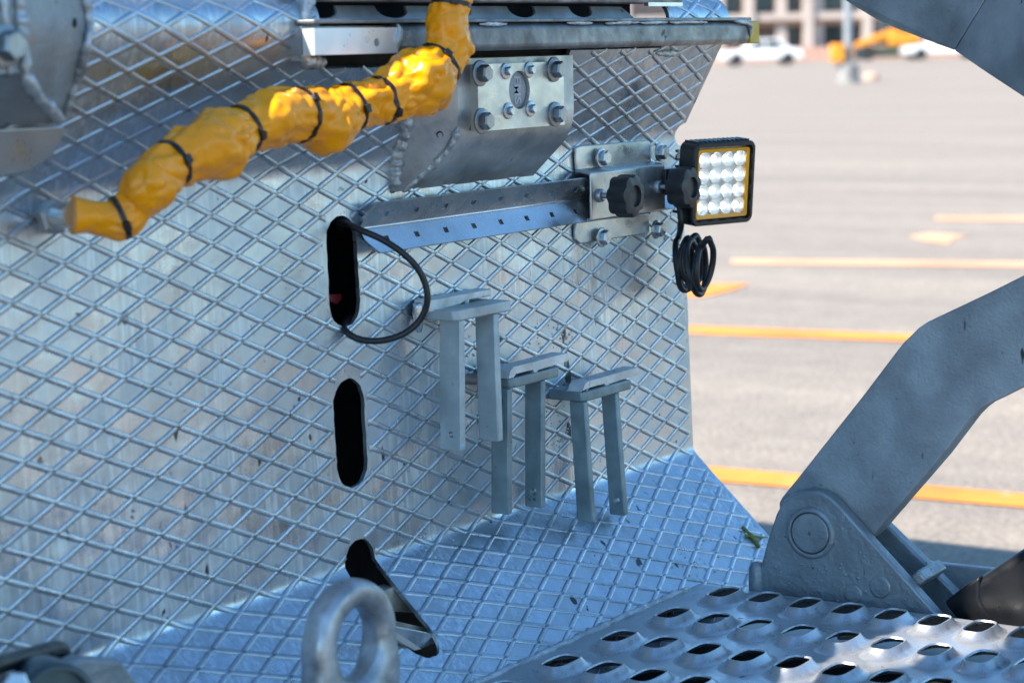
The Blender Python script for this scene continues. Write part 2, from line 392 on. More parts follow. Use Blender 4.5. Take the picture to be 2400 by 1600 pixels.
mb.f += [(e[0][1], e[0][0], n0+e[0][0], n0+e[0][1]) for e in cnt.values() if len(e) == 1]
used = sorted({i for f in mb.f for i in f}); mp_ = {i: k for k, i in enumerate(used)}
mb.v = [mb.v[i] for i in used]; mb.f = [tuple(mp_[i] for i in f) for f in mb.f]
_xt = [(v.x, v.y) for v in V2]; _xt = [(_xt+_xt)[i] for i in used]
pme = mb.mesh('plate', M_PLATE, 30); uvl = pme.uv_layers.new(name='pattern')
for lp_ in pme.loops: uvl.data[lp_.index].uv = ((_xt[lp_.vertex_index][0]-NX)/PH, (_xt[lp_.vertex_index][1]-NT)/PV)
link('plate', pme, wall)
# raised ribs, each a bar following one diagonal of the pattern over the bends
def ribs():
    prof = [(-.0036, -.0004), (-.0026, .0010), (-.0018, .0014), (.0018, .0014), (.0026, .0010), (.0036, -.0004)]
    slope = PV/PH; nrm = math.hypot(1, slope)
    for sg in (1, -1):
        # lines t = NT + sg*slope*(x-NX) + k*PV
        k0 = int(math.floor(min(T_LO-NT-sg*slope*(x-NX) for x in (XL, XR))/PV)); k1 = int(math.ceil(max(T_HI-NT-sg*slope*(x-NX) for x in (XL, XR))/PV))
        for k in range(k0, k1+1):
            ts = []
            n = int((XR-XL)/.0085)
            run = []
            def flush():
                if len(run) > 2:
                    vs = []
                    for j, (x, t) in enumerate(run):
                        tap = 0.25 if j in (0, len(run)-1) else 1
                        dx, dt_ = -sg*slope/nrm, 1/nrm
                        vs += [S_at(x+dx*u, t+dt_*u, h*tap if h > 0 else h) for u, h in prof]
                    m_ = len(prof); mb = MB()
                    mb.add(vs, [(i*m_+q, i*m_+q+1, (i+1)*m_+q+1, (i+1)*m_+q) for i in range(len(run)-1) for q in range(m_-1)])
                    obj('rib', mb, M_RIB, wall, smooth=60)
                run.clear()
            for i in range(n+1):
                x = XL+(XR-XL)*i/n; t = NT+sg*slope*(x-NX)+k*PV
                lim = T_HI-.03
                if solid(x, t) and x < XR-.002 and T_LO+.004 < t < lim: run.append((x, t))
                else: flush()
            flush()
ribs()
# dark locker behind the slots and what can be seen in it
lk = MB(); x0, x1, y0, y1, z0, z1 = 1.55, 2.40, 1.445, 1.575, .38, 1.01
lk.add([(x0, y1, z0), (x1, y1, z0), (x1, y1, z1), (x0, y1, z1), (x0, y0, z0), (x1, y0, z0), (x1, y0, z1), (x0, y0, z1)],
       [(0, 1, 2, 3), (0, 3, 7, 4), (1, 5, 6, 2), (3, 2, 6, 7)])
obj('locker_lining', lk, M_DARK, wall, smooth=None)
def in_slot(name, px, Y, dz, material, dy=.02):
    P = [onY(x, y, Y) for x, y in px]; return obj(name, MB().prism(P, (0, dy, 0)), material, wall, bevel=.001)
in_slot('inner_board', [(880, 1395), (930, 1372), (990, 1420), (1000, 1436), (900, 1432)], 1.395, 0, M_WOOD)
in_slot('inner_strut', [(880, 1468), (900, 1448), (1030, 1478), (1040, 1487)], 1.365, 0, M_WOOD, .01)
in_slot('inner_strap', [(905, 1462), (1035, 1488), (1030, 1502), (990, 1518), (975, 1516)], 1.345, 0, M_BRITE, .006)
in_slot('inner_lath', [(880, 1450), (915, 1470), (990, 1520), (972, 1524), (900, 1480)], 1.338, 0, M_STONE, .01)
in_slot('red_tape', [(772, 690), (800, 688), (803, 700), (790, 714), (775, 708)], 1.452, 0, M_RED, .004)
# weld seam where the flank meets the step, and the rust-brown frame weld beside the opening
def bead(name, path, r, parent, material=M_WELD, n=12, jig=.25, seed=1):
    P = [Vector(p) for p in smooth_path(path, 10)]
    L_ = sum((P[i+1]-P[i]).length for i in range(len(P)-1)); m_ = max(8, min(220, int(L_/.0022)))
    acc = [0]
    for i in range(len(P)-1): acc.append(acc[-1]+(P[i+1]-P[i]).length)
    Q = []
    for k in range(m_+1):
        s_ = L_*k/m_; Q.append(Vector([float(np.interp(s_, acc, [p[c] for p in P])) for c in range(3)]))
    mb = MB().tube(Q, [r]*len(Q), n); off = Vector((seed*3.1, seed*1.7, 0))
    for i, v in enumerate(mb.v):
        c = Q[min(i//n, m_)]; e = math.sin(math.pi*min(1, .12+(i//n)/6, .12+(m_-i//n)/6)/2)
        mb.v[i] = c+(v-c)*e*(1+.45*noise.noise(v*130+off)+.35*noise.noise(v*45+off)+.12*math.sin((i//n)*1.1))
    return obj(name, mb, material, parent, smooth=80)
bead('weld_seam', [S_at(x, -.1775, .000) for x in np.linspace(1.2, 2.30, 60)], .0042, wall, seed=3)
def grit(name, spots, parent, seed):   # weld spatter lumps on the plate
    r = random.Random(seed); mb = MB()
    for px, py, rad, n in spots:
        for _ in range(n):
            a = r.uniform(0, 6.28); q = rad*math.sqrt(r.random()); p = W(px+q*math.cos(a), py+q*math.sin(a), .0)
            s = r.uniform(.0008, .0024); mb.lathe([(s*.9, 0), (s*.75, s*.5), (s*.25, s*.75)], p, (0, -1, .05), 6)
    o = obj(name, mb, M_WELD, parent, smooth=80); o['kind'] = 'stuff'; return o
grit('weld_spatter', [(1290, 800, 55, 60), (1310, 980, 40, 25), (1020, 1275, 45, 40), (1120, 850, 40, 35), (1310, 1030, 20, 15), (1630, 1310, 60, 40), (700, 200, 30, 14)], wall, 5)

# ------------------------------------------------------------------ rail across the top with its scalloped channel
RY = 1.335
rail = thing('rub_rail', 'long grey steel rail with yellow end cap across the top of the tread plate', 'rail', tuple(onY(1300, 130, RY)))
pL = onY(733, 130, RY); pR = onY(1760, 113, RY); pT = onY(1400, 43, RY)
zb, zt = pL.z, onY(1200, 45, RY).z
xj = onY(928, 100, RY).x
obj('rail_beam', MB().rect(xj, pR.x, RY, RY+.05, zb, zt-.004), M_RAIL, rail, bevel=.007, seg=3)
obj('top_lip', MB().rect(pL.x, pR.x-.004, RY-.0035, RY+.05, zt-.0035, zt+.0005), M_RAIL, rail, bevel=.001)
# end piece with a drilled hole, its sun patch put into the pale colour
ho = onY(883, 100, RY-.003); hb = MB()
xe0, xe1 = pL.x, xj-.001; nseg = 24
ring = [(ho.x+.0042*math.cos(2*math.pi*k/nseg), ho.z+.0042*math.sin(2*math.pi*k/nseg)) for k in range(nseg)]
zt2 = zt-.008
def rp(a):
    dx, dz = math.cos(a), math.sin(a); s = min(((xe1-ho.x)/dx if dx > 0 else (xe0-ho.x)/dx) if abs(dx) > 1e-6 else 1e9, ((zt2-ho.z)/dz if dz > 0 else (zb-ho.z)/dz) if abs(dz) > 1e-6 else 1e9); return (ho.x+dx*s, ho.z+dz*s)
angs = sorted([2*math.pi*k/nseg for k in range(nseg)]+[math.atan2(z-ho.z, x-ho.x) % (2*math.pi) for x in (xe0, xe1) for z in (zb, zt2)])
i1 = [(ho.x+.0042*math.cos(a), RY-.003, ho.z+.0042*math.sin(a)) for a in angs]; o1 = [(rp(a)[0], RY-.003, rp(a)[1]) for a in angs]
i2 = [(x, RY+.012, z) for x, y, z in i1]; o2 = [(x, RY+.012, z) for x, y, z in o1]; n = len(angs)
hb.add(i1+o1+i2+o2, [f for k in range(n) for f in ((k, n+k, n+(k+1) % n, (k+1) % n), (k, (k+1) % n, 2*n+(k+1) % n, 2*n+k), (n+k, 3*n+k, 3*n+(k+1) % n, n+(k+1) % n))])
obj('sunlit_end_piece', hb, M_SUNLIT, rail, smooth=30)
obj('end_backing', MB().rect(xe0, xe1, RY+.013, RY+.05, zb+.001, zt-.006), M_ZINC, rail)
bead('joint_weld', [(xj, RY-.002, zt-.004), (xj+.002, RY-.004, zt-.012), (xj-.001, RY-.003, zb+.012), (xj, RY-.001, zb+.002)], .0035, rail, seed=9)
yc = onY(1760, 50, RY); 
obj('yellow_end_cap', MB().rect(pR.x+.0005, onY(1782, 80, RY).x, RY+.001, RY+.05, zb+.0005, onY(1770, 49, RY).z), M_YELLOW, rail, bevel=.0015)
rr = random.Random(4)
for a, b in ((1125, 1190), (1330, 1390), (1420, 1500), (1500, 1568), (1570, 1660)):
    A = onY(a, 51, RY-.002); B = onY(b, 51, RY-.002)
    bead('stitch_weld', [(A.x+(B.x-A.x)*k/5, RY-.001, zt-.005+rr.uniform(-.0006, .0006)) for k in range(6)], .0022, rail, seed=a)
bead('end_weld', [(pR.x-.05, RY-.001, zt-.004), (pR.x-.02, RY-.002, zt-.006), (pR.x-.006, RY-.002, zt-.010), (pR.x-.004, RY-.001, zb+.01)], .003, rail, seed=77)
# scalloped strip above the rail
ys = RY+.024
def Xp(px): return onY(px, 30, ys).x
zlow = zt-.001; zhi = onY(1200, 15, ys+.006).z
top = []
scal = [(727, 797), (898, 962), (1050, 1112), (1207, 1262), (1350, 1395)]
for a, b in scal:
    xa, xb = Xp(a), Xp(b); c = (xa+xb)/2; h = (xb-xa)/2
    top += [(c+h*1.15*math.cos(math.pi-math.pi*k/10), zhi-(zhi-zlow-.003)*(math.sin(math.pi*k/10)**.7)) for k in range(11)]
top += [(Xp(1470), zhi), (Xp(1487), zlow+.003)]
mbS = MB(); nn = len(top); dth = .003
vs = [(x, ys+(z-zlow)*.55, z) for x, z in top]+[(x, ys, zlow) for x, z in top]
vs += [(x, y+dth, z) for x, y, z in vs]
mbS.add(vs, [f for i in range(nn-1) for f in ((i, i+1, nn+i+1, nn+i), (2*nn+i, 3*nn+i, 3*nn+i+1, 2*nn+i+1), (i, 2*nn+i, 2*nn+i+1, i+1))])
obj('scalloped_strip', mbS, M_ZINC, rail, smooth=30)
obj('upper_bar', MB().rect(OX0+.01, Xp(1580), RY+.012, RY+.05, onY(1200, 6, RY+.012).z, 1.26), M_RUST, rail, bevel=.002)
obj('pale_strip', MB().rect(Xp(1497), Xp(1578), RY+.010, RY+.016, onY(1540, 15, RY+.01).z, onY(1540, 6, RY+.01).z), M_BRITE, rail)
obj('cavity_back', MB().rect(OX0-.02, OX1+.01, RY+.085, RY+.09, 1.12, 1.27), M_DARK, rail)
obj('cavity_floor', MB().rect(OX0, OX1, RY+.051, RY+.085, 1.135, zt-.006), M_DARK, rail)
# raised welded frame beside the opening
fr = MB()
P = [onY(x, y, 1.352) for x, y in ((716, -6), (745, -6), (742, 12), (731, 20), (731, 130), (768, 136), (766, 146), (712, 144))]
obj('opening_frame', MB().prism(P, (0, .03, 0)), M_WELD, wall, bevel=.003)
bead('frame_weld', [onY(x, y, 1.356) for x, y in ((722, 0), (716, 40), (715, 90), (712, 138), (735, 146), (765, 147))], .0065, wall, seed=12)
bead('under_weld', [W(x, y, .002) for x, y in ((1535, 122), (1560, 124), (1590, 121))], .004, wall, seed=13)

# ------------------------------------------------------------------ hinge bracket with bolted plate
xl = W(947, 456).x; xr = W(1250, 425).x
br = thing('hinge_bracket', 'welded grey box bracket with a bolted square plate and round cap, under the rail', 'bracket', (xl, 1.43, .98))
YF = onX(1346, 300, xr).y
zb_, zt_ = onX(1347, 303, xr).z, onX(1340, 128, xr).z
xlf = onY(1075, 300, YF).x
zl = W(947, 452).z
def wy(z): return float(np.interp(z, _z[:int((.568-T_LO)/DT)], _y[:int((.568-T_LO)/DT)]))
prof_b = [(wy(zl)+.003, zl)]
B0 = np.array((YF, zb_)); dA = np.array((wy(zl), zl))-B0; dA /= np.linalg.norm(dA); rb = .026
for k in range(9):
    u = k/8; p = B0*(1-u)**2*0
    p = (1-u)**2*(B0+dA*rb) + 2*u*(1-u)*B0 + u*u*(B0+np.array((0, rb))); prof_b.append((p[0], p[1]))
prof_b += [(YF, zt_-.001), (YF+.004, zt_), (wy(zt_)+.004, zt_)]
def left_x(y, z): return xl+(xlf-xl)*min(1, max(0, (wy(zl)-y)/(wy(zl)-YF)))
nb = len(prof_b); vb = [(left_x(y, z) if i < nb-1 else xlf, y, z) for i, (y, z) in enumerate(prof_b)]+[(xr, y, z) for y, z in prof_b]
fb = [(i, i+1, nb+i+1, nb+i) for i in range(nb-1)]+[tuple(nb+i for i in range(nb))]
obj('bracket_box', MB().add(vb, fb), M_ZINC, br, smooth=50)
wp = [W(918, 454, -.001), W(924, 400, -.001), W(936, 335, -.001), W(950, 288, -.001), W(966, 250, -.001), W(985, 190, -.001), W(1000, 135, -.001)]
ridge = [Vector(vb[0]), Vector(vb[1]), Vector(vb[4]), Vector(vb[7]), Vector(vb[9]), Vector(vb[10]).lerp(Vector(vb[9]), .5), Vector(vb[11])]
obj('bracket_side', MB().add(wp+ridge, [(i, i+1, 8+i, 7+i) for i in range(6)]), M_ZINC, br, smooth=60)
bead('side_weld', [W(x, y, .001) for x, y in ((965, 255), (950, 290), (938, 330), (925, 380), (922, 425), (918, 452))], .0085, br, seed=21, n=12)
bead('corner_weld', [tuple(ridge[0]), tuple(ridge[0].lerp(ridge[1], .5)), tuple(ridge[1]), tuple(ridge[2]), tuple(ridge[3])], .0042, br, seed=22, jig=.3)
YP = YF-.010
q = [onY(x, y, YP) for x, y in ((1117, 150), (1316, 145), (1328, 296), (1124, 304))]
px0, px1 = (q[0].x+q[3].x)/2, (q[1].x+q[2].x)/2; pz1, pz0 = (q[0].z+q[1].z)/2, (q[2].z+q[3].z)/2
hc = onY(1217.7, 211, YP); HR = .0215
pl = MB(); n = 40
angs = sorted([2*math.pi*k/n for k in range(n)]+[math.atan2(z-hc.z, x-hc.x) % (2*math.pi) for x in (px0, px1) for z in (pz0, pz1)]); n = len(angs)
def edge(a):
    dx, dz = math.cos(a), math.sin(a); s = min(((px1-hc.x)/dx if dx > 0 else (px0-hc.x)/dx) if abs(dx) > 1e-6 else 1e9, ((pz1-hc.z)/dz if dz > 0 else (pz0-hc.z)/dz) if abs(dz) > 1e-6 else 1e9); return hc.x+dx*s, hc.z+dz*s
ii = [(hc.x+HR*math.cos(a), YP, hc.z+HR*math.sin(a)) for a in angs]; oo = [(edge(a)[0], YP, edge(a)[1]) for a in angs]
pl.add(ii+oo+[(x, YF+.001, z) for x, y, z in ii]+[(x, YF+.001, z) for x, y, z in oo],
       [f for k in range(n) for f in ((k, n+k, n+(k+1) % n, (k+1) % n), (k, (k+1) % n, 2*n+(k+1) % n, 2*n+k), (n+k, 3*n+k, 3*n+(k+1) % n, n+(k+1) % n))])
M_FLP = mat('machined_zinc_plate', (.60, .59, .56), .8, .36, .14, 20, speck=.5, bump=.12, bscale=80, stain=(.52, .45, .38))
obj('bolted_plate', pl, M_FLP, br, smooth=30, bevel=.0015)
cap = obj('round_cap', MB().lathe([(HR-.0006, 0), (HR-.0006, .006), (HR-.002, .007), (.0001, .007)], (hc.x, YF+.001, hc.z), (0, -1, 0), 36, cap=False), M_CAPG, br)
# raised lettering on the cap, reading downwards
fc = bpy.data.curves.new('cap_letters', 'FONT'); fc.body = 'FMS'; fc.size = .0185; fc.align_x = 'CENTER'; fc.align_y = 'CENTER'; fc.extrude = .0006; fc.space_character = 1.05; fc.offset = .0003
fo = bpy.data.objects.new('tmp', fc); COL.objects.link(fo)
dg = bpy.context.evaluated_depsgraph_get(); lm = bpy.data.meshes.new_from_object(fo.evaluated_get(dg)); bpy.data.objects.remove(fo)
M_LET = mat('grey_letter', (.42, .425, .44), .1, .45, .05, 40); lm.materials.clear(); lm.materials.append(M_LET)
Rm = Matrix(((0, -1, 0), (0, 0, 1), (-1, 0, 0))).to_4x4()
# text x axis -> down, text y axis -> +X (tops to the right)
Rm = Matrix(((0, 1, 0), (0, 0, -1), (-1, 0, 0))).to_4x4()
lm.transform(Matrix.Translation((hc.x, YF+.001-.0072, hc.z)) @ Rm)
link('cap_lettering', lm, cap)
for x, y in ((1137, 172), (1310, 163), (1141, 284), (1313, 268)):
    p = onY(x, y, YP-.008); bolt(BIG, (p.x, YP, p.z), br)
for x, y in ((1191.5, 167), (1246, 164), (1197, 260), (1249, 255)):
    p = onY(x, y, YP-.004); bolt(SMALL, (p.x, YP, p.z), br)
hp = onY(1031, 316, YF+.03); 
nrm_s = (ridge[3]-wp[2]).cross(wp[4]-wp[2]).normalized()
if nrm_s.y > 0: nrm_s = -nrm_s
sd = onPl(1031, 316, tuple(wp[3]), tuple(nrm_s))
obj('drain_hole', MB().lathe([(.0038, -.004), (.0038, .0006), (.003, .0006), (.003, -.004)], sd, nrm_s, 18), M_DARK, br)

# ------------------------------------------------------------------ perforated angle bar with clamp
bar = thing('perforated_angle_bar', 'shiny galvanised angle bar with square holes, lying in the bolted clamp', 'bar', tuple(onY(850, 520, 1.42)))
YV = 1.4255; zv = .5*(onY(845, 520, YV).z+onY(1375*K_, 465*K_, YV).z)
xv0 = onY(842, 521, YV).x; xe = 2.49
LEG = .030; c45 = LEG*.80; s45 = LEG*.80
def leg(up):
    sg = 1 if up else -1; mb = MB(); L_ = xe-xv0; th = .0028
    d = Vector((0, -.50, sg*.866)); nv = Vector((0, .866, sg*.50))   # along leg outwards, and back-face direction
    w_ = .0305
    holes = [xv0+.038+.0555*k for k in range(9)]
    # grid of cells with square holes
    hs = .0042; us = [0, w_*.5-hs*.8, w_*.5+hs*.8, w_]
    xs = [xv0]; 
    for h in holes: xs += [h-hs, h+hs]
    xs += [xe]
    vs = []; idx = {}
    for i, x in enumerate(xs):
        for j, u in enumerate(us):
            xx = x
            if i == 0: xx = x + (.016 if j == 3 else .004 if j == 2 else 0)
            for k in (0, 1):
                idx[i, j, k] = len(vs); vs.append(Vector((xx, YV, zv))+d*u+nv*(th*k))
    fs = []
    for i in range(len(xs)-1):
        for j in range(3):
            if i % 2 == 1 and j == 1:
                a = [(i, j), (i+1, j), (i+1, j+1), (i, j+1)]
                for q_ in range(4): fs.append((idx[(*a[q_], 0)], idx[(*a[(q_+1) % 4], 0)], idx[(*a[(q_+1) % 4], 1)], idx[(*a[q_], 1)]))
            else:
                for k in (0, 1): fs.append((idx[i, j, k], idx[i+1, j, k], idx[i+1, j+1, k], idx[i, j+1, k]))
    for i in range(len(xs)-1):
        for j in (0, 3): fs.append((idx[i, j, 0], idx[i+1, j, 0], idx[i+1, j, 1], idx[i, j, 1]))
    for i in (0, len(xs)-1):
        for j in range(3): fs.append((idx[i, j, 0], idx[i, j+1, 0], idx[i, j+1, 1], idx[i, j, 1]))
    mb.add(vs, fs); return mb
obj('upper_leg', leg(True), M_BRITE, bar, smooth=20); obj('lower_leg', leg(False), M_BRITE, bar, smooth=20)
obj('fold', MB().tube([(xv0+.002, YV+.001, zv), (xe, YV+.001, zv)], .0024, 10), M_BRITE, bar, smooth=60)
# the clamp that holds it
XC = W(1345, 375).x
cl = thing('bolted_clamp', 'grey hat-shaped clamp plate with four hex bolts beside the work light', 'clamp', tuple(W(1345, 560)))
def flange(px, name):
    P = [W(x, y, .0055) for x, y in px]; o = obj(name, MB().prism(P, (0, .0045, 0)), M_BRITE2, cl, bevel=.0015); return o
M_BRITE2 = mat('satin_zinc_clamp', (.50, .505, .50), .85, .34, .14, 22, speck=.35, bump=.08, bscale=70, stain=(.52, .46, .42))
flange([(1341, 345), (1352, 340), (1512, 328), (1517, 334), (1518, 382), (1345, 410)], 'upper_flange')
flange([(1341, 520), (1514, 500), (1514, 545), (1505, 548), (1352, 572), (1341, 562)], 'lower_flange')
q0 = onX(1390, 405, XC+.004); q1 = onX(1385, 522, XC+.004); YH = (q0.y+q1.y)/2-.004; print('YH', YH, 'YF', YF)
zt_h, zb_h = onY(1388, 404, YH).z, onY(1385, 519, YH).z
xh0, xh1 = onY(1386, 460, YH).x, onY(1560, 430, YH).x
th = .004
prof = [(1.4285, zt_h+.004), (YH, zt_h), (YH, zb_h), (1.4225, zb_h-.003), (1.4225, zb_h+.002), (YH+th, zb_h+th), (YH+th, zt_h-th), (1.4285, zt_h-.001)]
obj('hat_front', MB().prism([(xh0, y, z) for y, z in prof], (xh1-xh0, 0, 0)), M_BRITE2, cl, bevel=.003, seg=3)
for x, y in ((1365*K_, 363*K_), (1500*K_, 350*K_), (1366*K_, 545*K_), (1492*K_, 527*K_)):
    p = W(x, y, .0055+.004); bolt(MID, p, cl)
# star knobs on threaded studs
def knob(px, py, sx, sy, label):
    c = onY(sx, sy, YH)
    yf = YH-.052
    # the knob sits on the stud's axis
    k = thing('star_knob', label, 'knob', (c.x, YH, c.z), 'black star knobs on the clamp')
    obj('stud', MB().tube([(c.x, YH+.012, c.z), (c.x, yf+.018, c.z)], .0036, 12), M_BOLTZ, k)
    obj('weld_nut', MB().lathe([(.0088, -.001), (.0086, .003), (.0065, .0055), (.0045, .0055)], (c.x, YH, c.z), (0, -1, 0), 12), M_BRITE2, k, smooth=60)
    R = .027; n = 112; prof2 = [(.55, .030, .0), (.96, .027, .0), (1.0, .024, .0), (1.0, .006, .0), (.96, .002, .0), (.60, .0, .0), (.50, .0, .0), (.47, .004, .0), (.0, .004, .0)]
    vs = []
    for rr_, h, _ in prof2:
        for i in range(n):
            a = 2*math.pi*i/n; lob = 1-.135*(abs(math.cos(3.5*a+.4))**3.0) if rr_ > .7 else 1
            vs.append((c.x+R*rr_*lob*math.cos(a), yf+h, c.z+R*rr_*lob*math.sin(a)))
    fs = [(i*n+j, i*n+(j+1) % n, (i+1)*n+(j+1) % n, (i+1)*n+j) for i in range(len(prof2)-1) for j in range(n)]
    m_ = MB().add(vs, fs); obj('grip', m_, M_KNOB, k, smooth=35)
    return k
knob(1480, 462, 1406, 458, 'black star knob further from the work light, left one of the pair on the clamp')
knob(1602, 443, 1542, 438, 'black star knob touching the left side of the lit work light')

# ------------------------------------------------------------------ work light
ww = Vector((math.cos(math.radians(20)), -math.sin(math.radians(20)), 0)); tl = math.radians(5)
nn_ = Vector((-math.sin(math.radians(20)), -math.cos(math.radians(20)), 0)); nf = (nn_*math.cos(tl)-Vector((0, 0, 1))*math.sin(tl)).normalized(); uu = ww.cross(nf); uu = uu if uu.z > 0 else -uu
lc = onY(1698, 430, 1.345); HW, HH = .0535, .0545
lt = thing('work_light', 'square black LED work light, switched on, with orange rim at the plate edge', 'work light', tuple(lc))
def LP(a, b, c): return lc + ww*a + uu*b + nf*c
def rrect(hw, hh, r, n=6):
    out = []
    for sx, sy, a0 in ((1, 1, 0), (-1, 1, 90), (-1, -1, 180), (1, -1, 270)):
        for k in range(n+1):
            a = math.radians(a0+90*k/n); out.append((sx*(hw-r)+r*math.cos(a), sy*(hh-r)+r*math.sin(a)))
    return out
def shell(levels, cap0=True, cap1=False):
    vs = []; n = None
    for hw, hh, r, d in levels:
        rr_ = rrect(hw, hh, r); n = len(rr_); vs += [LP(a, b, d) for a, b in rr_]
    fs = [(i*n+k, i*n+(k+1) % n, (i+1)*n+(k+1) % n, (i+1)*n+k) for i in range(len(levels)-1) for k in range(n)]
    if cap0: fs.append(tuple(range(n)))
    if cap1: fs.append(tuple((len(levels)-1)*n+k for k in range(n)))
    return MB().add(vs, fs)
obj('housing', shell([(HW-.005, HH-.005, .008, -.036), (HW, HH, .010, -.030), (HW, HH, .010, -.002), (HW-.0015, HH-.0015, .009, 0), (HW-.0055, HH-.0055, .006, 0), (HW-.007, HH-.007, .005, -.006), (HW-.007, HH-.007, .005, -.012)], True, False), M_HOUSE, lt, smooth=35)
obj('reflector_panel', shell([(HW-.0068, HH-.0068, .005, -.0125), (HW-.0068, HH-.0068, .005, -.0115)], True, True), M_REFL, lt)
obj('orange_rim', shell([(HW-.0088, HH-.0088, .0035, -.0112), (HW-.0088, HH-.0088, .0035, -.0028), (HW-.0128, HH-.0128, .002, -.0040), (HW-.0125, HH-.0125, .002, -.0112)], False, False), M_ORANGE, lt, smooth=30)
for k in range(9):
    for s_ in (1,):
        b_ = -.040+.010*k
        obj('cooling_fin', MB().box(LP(0, b_, -.040), (HW-.006, .0016, .0062), ww, uu, nf), M_HOUSE, lt)
for k in range(12):
    obj('top_ridge', MB().box(LP(-.044+.008*k, HH+.0006, -.018), (.0018, .0012, .012), ww, uu, nf), M_HOUSE, lt)
g_ = .0208
for i in range(4):
    for j in range(4):
        a, b = (i-1.5)*g_, (j-1.5)*g_
        rm = MB()
        prof3 = [(.0106, .0002), (.0100, -.0001), (.0092, -.0012), (.0075, -.0026), (.0055, -.0038), (.0036, -.0046)]
        rm.lathe(prof3, LP(a, b, -.0062), nf, 20, cap=False)
        ro = obj('led_reflector', rm, M_REFL, lt, smooth=18)
        obj('led', MB().lathe([(.0031, 0), (.0026, .0012), (.0010, .0020)], LP(a, b, -.0107), nf, 12), M_LED, ro)
# scalloped glints round the inside of the black lip
for s_ in range(4):
    for k in range(4):
        off = (k-1.5)*g_
        c = LP(off, (HH-.0058) if s_ == 0 else -(HH-.0058), -.004) if s_ < 2 else LP((HW-.0058) if s_ == 2 else -(HW-.0058), off, -.004)
        ax = ww if s_ < 2 else uu; oth = uu if s_ < 2 else ww
        obj('lip_scallop', MB().box(c, (.0062, .0006, .0035), ax, oth, nf), M_GLASS, lt, bevel=.0005)
# clear cover
M_LENS = bpy.data.materials.new('clear_lens'); M_LENS.use_nodes = True; t = M_LENS.node_tree; t.nodes.clear()
tr = t.nodes.new('ShaderNodeBsdfTransparent'); gl = t.nodes.new('ShaderNodeBsdfGlossy'); gl.inputs['Roughness'].default_value = .05
mx = t.nodes.new('ShaderNodeMixShader'); fr_ = t.nodes.new('ShaderNodeFresnel'); fr_.inputs[0].default_value = 1.4; ou = t.nodes.new('ShaderNodeOutputMaterial')
t.links.new(fr_.outputs[0], mx.inputs[0]); t.links.new(tr.outputs[0], mx.inputs[1]); t.links.new(gl.outputs[0], mx.inputs[2]); t.links.new(mx.outputs[0], ou.inputs[0])
obj('clear_cover', shell([(HW-.0126, HH-.0126, .002, -.0050), (HW-.0126, HH-.0126, .002, -.0046)], True, True), M_LENS, lt, smooth=None)
obj('mounting_arm', MB().box(LP(-.058, .008, -.030), (.010, .010, .008), ww, uu, nf), M_HOUSE, lt, bevel=.002)
obj('mounting_bracket', MB().rect(2.44, LP(-.055, 0, -.03).x+.004, 1.395, 1.402, lc.z-.012, lc.z+.022), M_HOUSE, lt, bevel=.002)
bb = onY(1598, 378, 1.39)
obj('bracket_bolt', MB().lathe([(.004, -.02), (.004, .008), (.0085, .008), (.0085, .013), (.006, .013), (.006, .020)], (bb.x, bb.y, bb.z-.004), (0, 0, 1), 6, True), M_BOLTZ, lt, smooth=20)
# its coiled lead
cp = []
a0 = onY(1592, 505, 1.385); 
cp += [a0+Vector((-.004, .01, .03)), a0+Vector((0, 0, .012)), a0+Vector((.001, -.002, -.012))]
c0 = onY(1596, 612, 1.40); c1 = onY(1652, 628, 1.335); turns = 5.0
for k in range(int(turns*14)+1):
    u = k/(turns*14); a = math.pi/2+2*math.pi*turns*u
    r_ = (.031, .036, .028, .033, .030, .034)[int(u*turns) % 6]
    yy = c0.lerp(c1, u + .05*math.sin(9*u))
    cp.append(yy+Vector((r_*.92*math.cos(a)+.006*math.sin(5*u*6.28), .004*math.sin(a*1.3), r_*math.sin(a)-.004*math.sin(11*u))))
e_ = cp[-1]; cp += [onY(1632, 600, 1.35), onY(1624, 640, 1.352), onY(1619, 681, 1.355)]
cpath = [Vector(p) for p in smooth_path(cp, 4)]
tag(obj('coiled_cable', MB().tube(cpath, .0042, 10), M_BLACK, smooth=80), 'black cable coiled in loops hanging under the lit work light', 'cable')

# ------------------------------------------------------------------ cable loop out of the upper slot
pp = [(800, 540, 1.475), (788, 517, 1.445), (812, 525, 1.425), (850, 541, 1.402), (895, 561, 1.385), (940, 590, 1.368), (975, 624, 1.356), (995, 660, 1.350), (1002, 695, 1.348), (996, 727, 1.352), (978, 757, 1.360), (948, 781, 1.371), (910, 795, 1.384), (872, 799, 1.397), (838, 793, 1.410), (814, 779, 1.421), (806, 764, 1.430), (815, 745, 1.450), (830, 735, 1.48)]
lp = [onY(*p) for p in pp]
tag(obj('cable_loop', MB().tube([Vector(p) for p in smooth_path(lp, 8)], .0036, 14), M_BLACK, smooth=80), 'black cable looping out of the top of the upper slot and back into it', 'cable')

